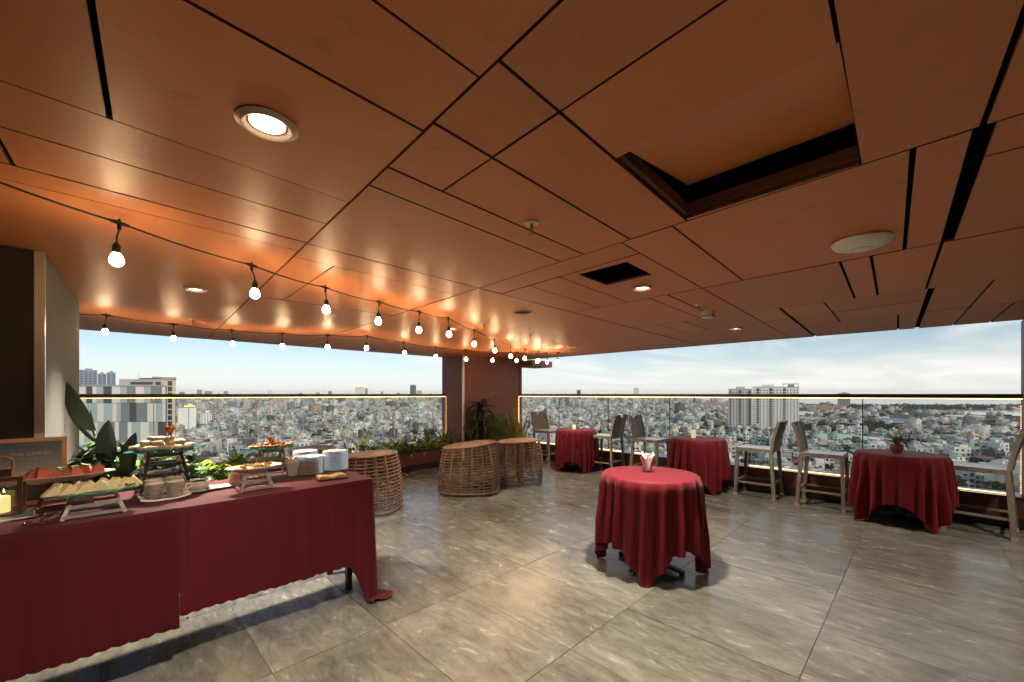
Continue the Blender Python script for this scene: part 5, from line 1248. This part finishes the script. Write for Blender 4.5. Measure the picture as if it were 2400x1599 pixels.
for i in range(9): building('pinkish low apartment block %s of the long row right of big apartments'%['at left end','second from left','third from left','fourth from left','in the middle','fourth from right','third from right','second from right','at right end'][i],'apartment block',1892+i*10.3,1901+i*10.3,950.5+random.uniform(-.5,1),1520,16,m_pink,wp=4,name='apartment_slab',crown=False)
# striped panel building, close on the left
f_=72; r0=(60-1200)/F*f_; r1=(389-1200)/F*f_; zt=EYE+(HY-906)/F*f_; W=r1-r0; c=fr2xy(f_,(r0+r1)/2)
t=thing('panel_clad_building','close office building clad in vertical white, grey and dark panels','office building',(c[0],c[1],GZ-1),R_(-45)); H=zt-GZ+1
b=MB(); b.prism([(-W/2,0),(W/2,0),(W/2-20,24),(-W/2,24)],0,H); b.build('wall',m_dark,t)
b=MB(); b.prism([(-W/2-.05,-.25),(W/2+.05,-.25),(W/2-20,24.1),(-W/2,24.1)],H,H+.25); b.build('parapet',m_grey,t)
pm_=[mat('white_cladding',(.62,.60,.55),.55,var=.05,vscale=.3),mat('grey_blue_cladding',(.34,.40,.41),.5,var=.06,vscale=.3),mat('slate_cladding',(.19,.21,.22),.4,var=.08,vscale=.3),mat('dark_window_band',(.07,.078,.085),.2)]
rdp=random.Random(4); z1=H
for row in range(6):
    hh=[2.9,3.3,4.1,4.1,4.1,4.1][row]; x=-W/2+rdp.uniform(-.9,0); last=-1
    while x<W/2-.05:
        wv=rdp.choice([.75,1.15,1.5,1.9,1.2]); k_=rdp.choice([0,0,0,1,1,2,3]); 
        if k_==last: k_=(k_+1)%4
        last=k_; x0=max(x,-W/2+.02); x1=min(x+wv,W/2-.02)
        if x1-x0>.15: b=MB(); b.box(x0+.02,x1-.02,-.18 if k_<3 else -.08,-.005,z1-hh+.03,z1-.03); b.build('cladding_panel',pm_[k_],t)
        x+=wv
    z1-=hh
b=MB(); b.prism([(W*.05,3),(W/2-3,3),(W/2-9,9),(W*.05,9)],H+.25,H+1.4); b.build('rooftop_room',m_conc,t)
b=MB(); b.box(W*.2,W*.3,3,5,H+1.4,H+1.6); b.box(W*.14,W*.3,2.8,2.98,H+.5,H+.85); b.box(W*.33,W*.36,2.7,2.9,H+.3,H+.9); b.build('roof_equipment',m_dark,t)
b=MB(); b.box(W*.38,W*.46,-.21,-.19,H-9.1,H-8.7); b.build('lit_sign',m_lit,t)
EXC.append((85,(r0+r1)/2,30))
t,W,H=building('tall unfinished pale tower behind panel clad building with orange rooftop lights','tower',360,411,890,135,14,m_tan,wp=1.9,fl=1.9,winfrac=.4,crown=False)
b=MB(); [b.box(-W*.1+k*.55,-W*.1+k*.55+.25,.2,.45,H+1.0,H+1.3) for k in range(8)]; b.build('roof_lights',m_orange,t)
t=thing('radio_mast','thin radio mast on the skyline above the panel clad building','mast',(*fr2xy(400,(324-1200)/F*400),GZ)); b=MB(); b.tube([(0,0,0),(0,0,60),(0,0,EYE-GZ+55/F*400)],[.5,.3,.08],4); b.build('pole',m_grey,t)
def shed(label,px0,px1,py,dep,h,roofm,ribs=0,yaw=0):
    fwd=F*60/(py-HY); r0=(px0-1200)/F*fwd; r1=(px1-1200)/F*fwd; W=r1-r0; c=fr2xy(fwd,(r0+r1)/2); t=thing('warehouse',label,'warehouse',(c[0],c[1],GZ),R_(-45)+yaw); EXC.append((fwd+dep/2,(r0+r1)/2,max(W,dep)*.55))
    b=MB(); b.box(-W/2,W/2,0,dep,0,h); b.build('wall',m_mint if roofm is m_groof else m_grey,t)
    b=MB(); n=max(1,ribs)
    for k in range(n):
        x0=-W/2+W*k/n; x1=-W/2+W*(k+1)/n; xm=(x0+x1)/2; b.add([(x0,-1,h),(x1,-1,h),(x1,dep+1,h),(x0,dep+1,h),(xm,-1,h+W/n*.13),(xm,dep+1,h+W/n*.13)],[(0,4,5,3),(4,1,2,5),(0,1,4),(2,3,5)])
    o=b.build('roof',roofm,t)
    b=MB()
    for k in range(int(W/6)): b.box(-W/2+2+k*6,-W/2+4.5+k*6,-.1,.05,1,h*.6)
    o=b.build('window',m_win,t); o['kind']='stuff'
shed('long white roofed warehouse left of the big apartment block',1649,1704,984,60,8,m_wroof,1); shed('white roofed hall right of the big apartment block',1876,1930,980,60,8,m_wroof,1)
shed('pale green ribbed factory roof behind the rightmost potted plant',1935,2062,1046,45,9,m_groof,5,R_(14)); shed('second pale green factory roof right of the ribbed one',2070,2140,1052,35,8,m_groof,3,R_(14))
shed('blue roofed warehouse above the potted plant',2091,2158,997,45,8,m_broof,2); shed('grey roofed hall right of the apartments',1890,1950,993,70,9,m_conc,3,R_(-10))
shed('orange roofed row house above right table',2179,2222,1013,18,9,m_proof,3); shed('long orange roofed row near right edge',2239,2322,1014,18,9,m_proof,6); shed('orange roofed row behind rightmost stool',2326,2385,1019,18,9,m_proof,4)
shed('white low hall before the water inlet',2255,2310,985,40,8,m_wroof,3); shed('row of pale port sheds left of the water inlet',2160,2240,990,35,7,m_groof,6); shed('blue roofed warehouse behind the middle stools',1470,1505,971,60,8,m_broof,2); shed('long blue roofed warehouse beyond the middle table',1508,1600,974,60,7,m_broof,3)
shed('big pale roof before the striped houses under left glass',870,930,978,50,9,m_wroof,2)

# scatter --------------------------------------------------------------
cands=[]   # fwd, right, w-index, rot, scale
rdc=random.Random(77)
CELL=190.0
def hsh(i,j): return random.Random(i*7919+j*104729+5)
def clear(f,r):
    for (ef,er,rad) in EXC:
        if abs(f-ef)<rad and abs(r-er)<rad: return False
    return True
treep=[]; fmax=1050
for i in range(-9,8):
    for j in range(0,9):
        hr=hsh(i,j); th=hr.uniform(-.7,.7); cx,cy=(i+.5)*CELL,(j+.5)*CELL+60; green=hr.random()
        if cy<110 or cy>fmax+90: continue
        n=int(CELL*.75)
        v=-CELL*.72; row=0
        while v<CELL*.72:
            u=-CELL*.72
            while u<CELL*.72:
                k=hr.choice([0,0,1,2,3,4,4,5,6,7,8,8,9,10,11,12,13,14,15]); w_,d_=PR[k][6],PR[k][7]
                if d_>16 and hr.random()<.6: k=4; w_,d_=PR[4][6],PR[4][7]
                x=cx+(u+w_/2)*math.cos(th)-v*math.sin(th); y=cy+(u+w_/2)*math.sin(th)+v*math.cos(th)
                u+=w_+hr.choice([.1,.1,.3,1.2]);
                if hr.random()<.05: u+=6
                if not (abs(x-cx)<=CELL/2 and abs(y-cy)<=CELL/2): continue
                f,r=y,x
                if px_of(f,r)>2080 and f>850: continue
                if px_of(f,r)>1840 and f>600 and hr.random()<.62: treep.append((f,r,hr.uniform(3.5,6.5))) if hr.random()<.7 else None; continue
                if f<175 or abs(r/f)>1.42 or is_water(f,r) or not clear(f,r): continue
                pn=mnoise.noise(Vector((x/85,y/85,3.3))); thr=.34 if px_of(f,r)<1640 else .16 if f<560 else .0
                if pn>thr:
                    if hr.random()<.8: treep.append((f,r,hr.uniform(4.0,6.8)))
                    continue
                if hr.random()<(.09 if px_of(f,r)<1640 else .24 if f<560 else .42 if px_of(f,r)>1860 else .28)+(.25 if green>.86 else 0): treep.append((f,r,hr.uniform(3.2,5.6))); continue
                cands.append((f,r,k,th+(math.pi if row%2 else 0)+hr.uniform(-.04,.04),hr.uniform(.9,1.12)))
            v+=15.5+(7 if row%4==3 else 0)+hr.uniform(-.5,.5); row+=1
def visible(f,r,z=8):
    x=px_of(f,r); yb=py_of(f,GZ+z)
    if 190<x<1035: 
        # hidden below the planter foliage
        return yb<1035+(900-x)*.10 and not (x<395 and True)
    if 1222<x<2385:
        fwdg=GX*S2/(1+(x-1200)/F); return yb<HY+F*(EYE-KZ)/fwdg-2
    return False
cands.sort(key=lambda c:c[0])
vis=[c for c in cands if visible(c[0],c[1])]
near=vis[:290]; nearset=set(id(c) for c in near)
print('houses',len(cands),'visible',len(vis),'last near fwd',near[-1][0])
def panestr(f,r):
    x=px_of(f,r)
    if x<1040:
        X=on_y(x,GY); k=sum(1 for c_ in cutsL[1:-1] if X>c_); return 'left railing pane %s'%['behind the pillar','one','two','three','four','five'][k]
    a=7.3*(1-(x-1200)/F)/(1+(x-1200)/F); k=sum(1 for c_ in (5.8,4.53,3.25,1.945,.577) if a<c_); return 'right railing pane %s'%['one','two','three','four','five','six'][k]
labcount={}; lst=[]
for (f,r,k,rot,sc) in near:
    wc=random.choice(WALLS); rc=random.choice(ROOFS) if PR[k][4]!=3 else random.choice([(.30,.12,.08),(.36,.26,.18),(.33,.34,.34)])
    lst.append((f,r,k,rot,sc,wc,rc))
groups={}
for it in lst: groups.setdefault((NM[it[5]],it[2] if False else PR[it[2]][4],PR[it[2]][5],panestr(it[0],it[1])),[]).append(it)
ordn=['nearest']+[w_+' nearest' for w_ in 'second third fourth fifth sixth seventh eighth ninth tenth eleventh twelfth thirteenth fourteenth fifteenth sixteenth seventeenth eighteenth nineteenth twentieth'.split()]+['farther']*300
STW=['','one','two','three','four','five']
for key,its in groups.items():
    for q,(f,r,k,rot,sc,wc,rc) in enumerate(its):
        x,y=fr2xy(f,r); me,mr_=thing_mesh[k]
        o=link('house',me,None,(x,y,GZ),(0,0,rot-R_(45)),(sc,sc,sc)); o.color=(*wc,1); rf=link('roof',mr_,o); rf.color=(*rc,1)
        pre=(ordn[q]+' ') if len(its)>1 else ''
        short={'flat roof and rooftop water tank':'with water tank','pitched sheet metal roof':'with sheet roof','stepped roof terrace':'with roof terrace','hipped roof':'with hipped roof'}[KN[key[1]]]
        tag(o,'%s%s %s storey house %s through %s'%(pre,key[0],STW[key[2]],short,key[3]),'house','houses of the city below the terrace')
# merged near houses
def merge(name, items, material, lab):
    Vs=[];Ls=[];cols=[];off=0;starts=[];tot=0;loops=[]
    for (f,r,k,rot,sc) in items:
        V,Fc,C=PR[k][0],PR[k][1],PR[k][2]; x,y=fr2xy(f,r); a=rot-R_(45); ca,sa=math.cos(a)*sc,math.sin(a)*sc
        W_=np.empty_like(V); W_[:,0]=V[:,0]*ca-V[:,1]*sa+x; W_[:,1]=V[:,0]*sa+V[:,1]*ca+y; W_[:,2]=V[:,2]*sc+GZ; Vs.append(W_)
        wc=rdc.choice(WALLS); rc=rdc.choice(ROOFS) if PR[k][4]!=3 else rdc.choice([(.30,.12,.08),(.36,.26,.18),(.33,.34,.34)]); cm={0:wc,1:rc,2:(.04,.045,.05),3:(.1,.1,.1),4:(.6,.6,.6)}
        for fc,c_ in zip(Fc,C): starts.append(tot); loops.extend([i+off for i in fc]); tot+=len(fc); cols.append(cm[c_])
        off+=len(V)
    V=np.concatenate(Vs); return mk(name,V,loops,starts,tot,cols,material,lab)
def mk(name,V,loops,starts,tot,cols,material,lab):
    me=bpy.data.meshes.new(name); me.vertices.add(len(V)); me.vertices.foreach_set('co',V.ravel()); me.loops.add(tot); me.loops.foreach_set('vertex_index',np.array(loops,dtype=np.int32)); me.polygons.add(len(starts)); me.polygons.foreach_set('loop_start',np.array(starts,dtype=np.int32)); me.update(calc_edges=True)
    at_=me.attributes.new('col','FLOAT_COLOR','FACE'); cc=np.ones((len(cols),4),dtype=np.float32); cc[:,:3]=np.array(cols); at_.data.foreach_set('color',cc.ravel()); me.materials.append(material); me.update()
    o=link(name,me); tag(o,lab,name.replace('_',' '),kind='stuff'); return o
merge('city_houses',[c for c in cands if id(c) not in nearset],m_cityn,'dense mass of small houses filling the city')
# far boxes
def boxes(name,arr,material,lab):
    """arr rows: x,y,rot,w,d,z0,h,r,g,b, rr,rg,rb"""
    n=len(arr); A=np.array(arr); u=np.array([(-1,-1,0),(1,-1,0),(1,1,0),(-1,1,0),(-1,-1,1),(1,-1,1),(1,1,1),(-1,1,1)],float)
    X=u[None,:,0]*A[:,3,None]/2; Y=u[None,:,1]*A[:,4,None]/2; c=np.cos(A[:,2])[:,None]; s=np.sin(A[:,2])[:,None]
    V=np.stack([X*c-Y*s+A[:,0,None],X*s+Y*c+A[:,1,None],A[:,5,None]+u[None,:,2]*A[:,6,None]],-1).reshape(-1,3)
    fc=np.array([(4,5,6,7),(0,1,5,4),(1,2,6,5),(2,3,7,6),(3,0,4,7)]); loops=(fc[None]+8*np.arange(n)[:,None,None]).ravel(); starts=np.arange(n*5)*4
    cols=np.repeat(A[:,None,7:10],5,1); cols[:,0]=A[:,10:13]; return mk(name,V,loops,starts,n*20,cols.reshape(-1,3),material,lab)
arr=[]
def far_band(f0,f1,n,s0,s1,h0,h1,ptall,tall):
    for _ in range(n):
        f=math.sqrt(rdc.uniform(f0*f0,f1*f1)); r=f*rdc.uniform(-1.42,1.42)
        if is_water(f,r) or not clear(f,r): continue
        x_=px_of(f,r)
        if x_>1640 and f>1000 and rdc.random()<.45: continue
        if x_>1880 and f>950 and (rdc.random()<.78 or f<1130): continue
        if mnoise.noise(Vector((r/190,f/260,9.1)))>(.30 if x_<1640 else .08): continue
        rot=hsh(int(f/400),int(r/400)).uniform(-.7,.7)-R_(45); w_=rdc.uniform(s0,s1); d_=rdc.uniform(s0,s1)*1.3; h=rdc.uniform(h0,h1)
        if rdc.random()<ptall and x_<1700: h=rdc.uniform(*tall); w_=rdc.uniform(14,30); d_=w_*rdc.uniform(.6,1)
        x,y=fr2xy(f,r); wc=rdc.choice(WALLS); rc=rdc.choice(ROOFS); arr.append((x,y,rot,w_,d_,GZ-1,h,*wc,*rc))
        if h>9: arr.append((x+1,y,rot,w_*.4,d_*.35,GZ-1+h,3,*wc,*rc))
far_band(1000,2300,15500,8,17,5,15,.018,(20,42)); far_band(2300,4500,12000,12,30,7,18,.05,(25,55)); far_band(4500,10500,9000,25,80,10,26,.10,(30,70))
boxes('far_city_buildings',arr,m_city,'far city blocks running to the horizon')
# trees
def crown_mesh(seed,n=170,flat=.8):
    rd=random.Random(seed); b=MB(); cl=[(rd.gauss(0,.36),rd.gauss(0,.36),rd.gauss(0,.26)) for _ in range(7)]
    for k in range(n):
        c=cl[k%7]; u=rd.uniform(-1,1); a=rd.uniform(0,6.28); r=.5*rd.random()**.4; q=math.sqrt(1-u*u)
        p=Vector((c[0]+r*math.cos(a)*q,c[1]+r*math.sin(a)*q,(c[2]+r*u)*flat)); d1=Vector((rd.gauss(0,1),rd.gauss(0,1),rd.gauss(0,.5))).normalized(); d2=d1.cross(Vector((rd.gauss(0,1),rd.gauss(0,1),rd.gauss(0,1)))).normalized(); s=rd.uniform(.19,.33)
        b.add([p-d1*s,p+d2*s*.8,p+d1*s,p-d2*s*.8],[(0,1,2,3)])
    return b
m_tree=mat('tree_foliage',(.028,.045,.02),.7,var=.5,vscale=1.2,spec=.15,rnd=.3); m_bark=mat('tree_bark',(.08,.06,.045),.9)
crs=[crown_mesh(300+i).mesh('crown',m_tree) for i in range(5)]
b=MB(); b.tube([(0,0,0),(.05,0,.5),(0,.05,1.1)],[.09,.07,.03],6); trk=b.mesh('trunk',m_bark)
def vis_t(f,r): return visible(f,r,6)
treep.sort(key=lambda c:c[0]); tv=[c for c in treep if vis_t(c[0],c[1])]; tn=tv[:160]; tset=set(id(c) for c in tn); gr={}
for c in tn: gr.setdefault(panestr(c[0],c[1]),[]).append(c)
for key,its in gr.items():
    for q,(f,r,s) in enumerate(its):
        x,y=fr2xy(f,r); t=thing('tree','%s dark round tree through %s'%((ordn[q]+' ') if q<8 else ('distant' if q<20 else 'farther'),key),'tree',(x,y,GZ),random.uniform(0,6.28),'trees among the houses %s %s'%(key,'' if q<8 else ('distant' if q<20 else 'farther')))
        t.scale=(s,)*3; link('trunk',trk,t); link('crown',random.choice(crs),t,(0,0,1.35))
V0=[];F0=[]
cb=crown_mesh(900,46); cv0=np.array(cb.v)*1.15; cf0=np.array(cb.f); rest=[c for c in treep if id(c) not in tset]
for _ in range(9000):
    f=math.sqrt(rdc.uniform(1000**2,6000**2)); r=f*rdc.uniform(-1.42,1.42); x_=px_of(f,r)
    if is_water(f,r): continue
    pn=mnoise.noise(Vector((r/190,f/260,9.1)))
    if pn<(.26 if x_<1640 else .05) and rdc.random()<.8: continue
    if f>2400 and rdc.random()<.5: continue
    rest.append((f,r,rdc.uniform(4,8)))
for x_ in np.arange(1990,2560,1.3):        # tree line before the sea and by the inlet
    for q in range(2):
        y_=rdc.uniform(953.5,959.5); f=F*60/(y_-HY); rest.append((f,(x_-1200)/F*f,rdc.uniform(7,11)))
for x_ in np.arange(2130,2400,5.0):
    y_=rdc.uniform(976.5,981); f=F*60/(y_-HY); rest.append((f,(x_-1200)/F*f,rdc.uniform(1.5,3)))
allv=[];allf=[];o_=0
for (f,r,s) in rest:
    a=rdc.uniform(0,6.28); x,y=fr2xy(f,r); ca,sa=math.cos(a)*s,math.sin(a)*s
    W_=np.empty_like(cv0); W_[:,0]=cv0[:,0]*ca-cv0[:,1]*sa+x; W_[:,1]=cv0[:,0]*sa+cv0[:,1]*ca+y; W_[:,2]=cv0[:,2]*s+GZ+s*.85; allv.append(W_); allf.append(cf0+o_); o_+=len(cv0)
V=np.concatenate(allv); Fq=np.concatenate(allf); me=bpy.data.meshes.new('distant_trees'); me.vertices.add(len(V)); me.vertices.foreach_set('co',V.ravel()); me.loops.add(Fq.size); me.loops.foreach_set('vertex_index',Fq.ravel().astype(np.int32)); me.polygons.add(len(Fq)); me.polygons.foreach_set('loop_start',(np.arange(len(Fq))*4).astype(np.int32)); me.update(calc_edges=True); me.materials.append(m_tree)
tag(link('distant_trees',me),'dark trees scattered through the far city and shore','trees',kind='stuff')
# ground, sea
m_gr=mat('city_ground',(.055,.06,.052),.9,var=.5,vscale=.02,spec=.1); 
b=MB(); n=64; Rg=12000; b.add([(Rg*math.cos(2*math.pi*k/n),Rg*math.sin(2*math.pi*k/n),GZ-.5) for k in range(n)],[tuple(range(n))]); tag(b.build('ground',m_gr),kind='structure')
m_sea=mat('sea_water',(.40,.45,.47),.10,spec=.9)
def fpt(px,py,z): f=F*(z-EYE)/(HY-py); return (*fr2xy(f,(px-1200)/F*f),z)
zs_=GZ-.1
b=MB(); sh=[fpt(x,y,zs_) for x,y in ((1380,930),(1560,936),(1700,941),(1990,949),(2400,952),(2700,953))]; farp=[(*fr2xy(f_,(x-1200)/F*f_),zs_) for x,f_ in ((2700,5200),(2300,6500),(1900,8400),(1500,11000),(1380,11500))]; b.add(sh+farp,[tuple(range(len(sh)+len(farp)))]); tag(b.build('sea',m_sea),kind='structure')
b=MB(); inl=[fpt(x,y,zs_+.1) for x,y in ((2175,962),(2390,962),(2600,962),(2600,976),(2386,975),(2300,973),(2215,966))]; b.add(inl,[tuple(range(len(inl)))]); tag(b.build('water_inlet',m_sea),kind='structure')
# evening lamps in the streets
b=MB()
for _ in range(420):
    f=math.sqrt(rdc.uniform(420**2,3200**2)); r=f*rdc.uniform(-1.1,1.25); x,y=fr2xy(f,r); s=.30+f/4200
    b.box(x-s,x+s,y-s,y+s,GZ+7,GZ+7+s*1.2)
tag(b.build('street_lamps',m_orange),'tiny orange street lights glowing among the houses','street lights',kind='stuff')

# evening haze over the city
hm=bpy.data.materials.new('evening_haze'); hm.use_nodes=True; t_=hm.node_tree; t_.nodes.clear(); o_=t_.nodes.new('ShaderNodeOutputMaterial'); vp=t_.nodes.new('ShaderNodeVolumePrincipled'); vp.inputs['Color'].default_value=(1,.98,.94,1); vp.inputs['Density'].default_value=HAZE; vp.inputs['Anisotropy'].default_value=.2; t_.links.new(vp.outputs[0],o_.inputs['Volume'])
b=MB(); b.box(-12500,12500,-12500,12500,GZ-1.6,EYE+72); hz_o=b.build('haze',hm); tag(hz_o,kind='stuff')
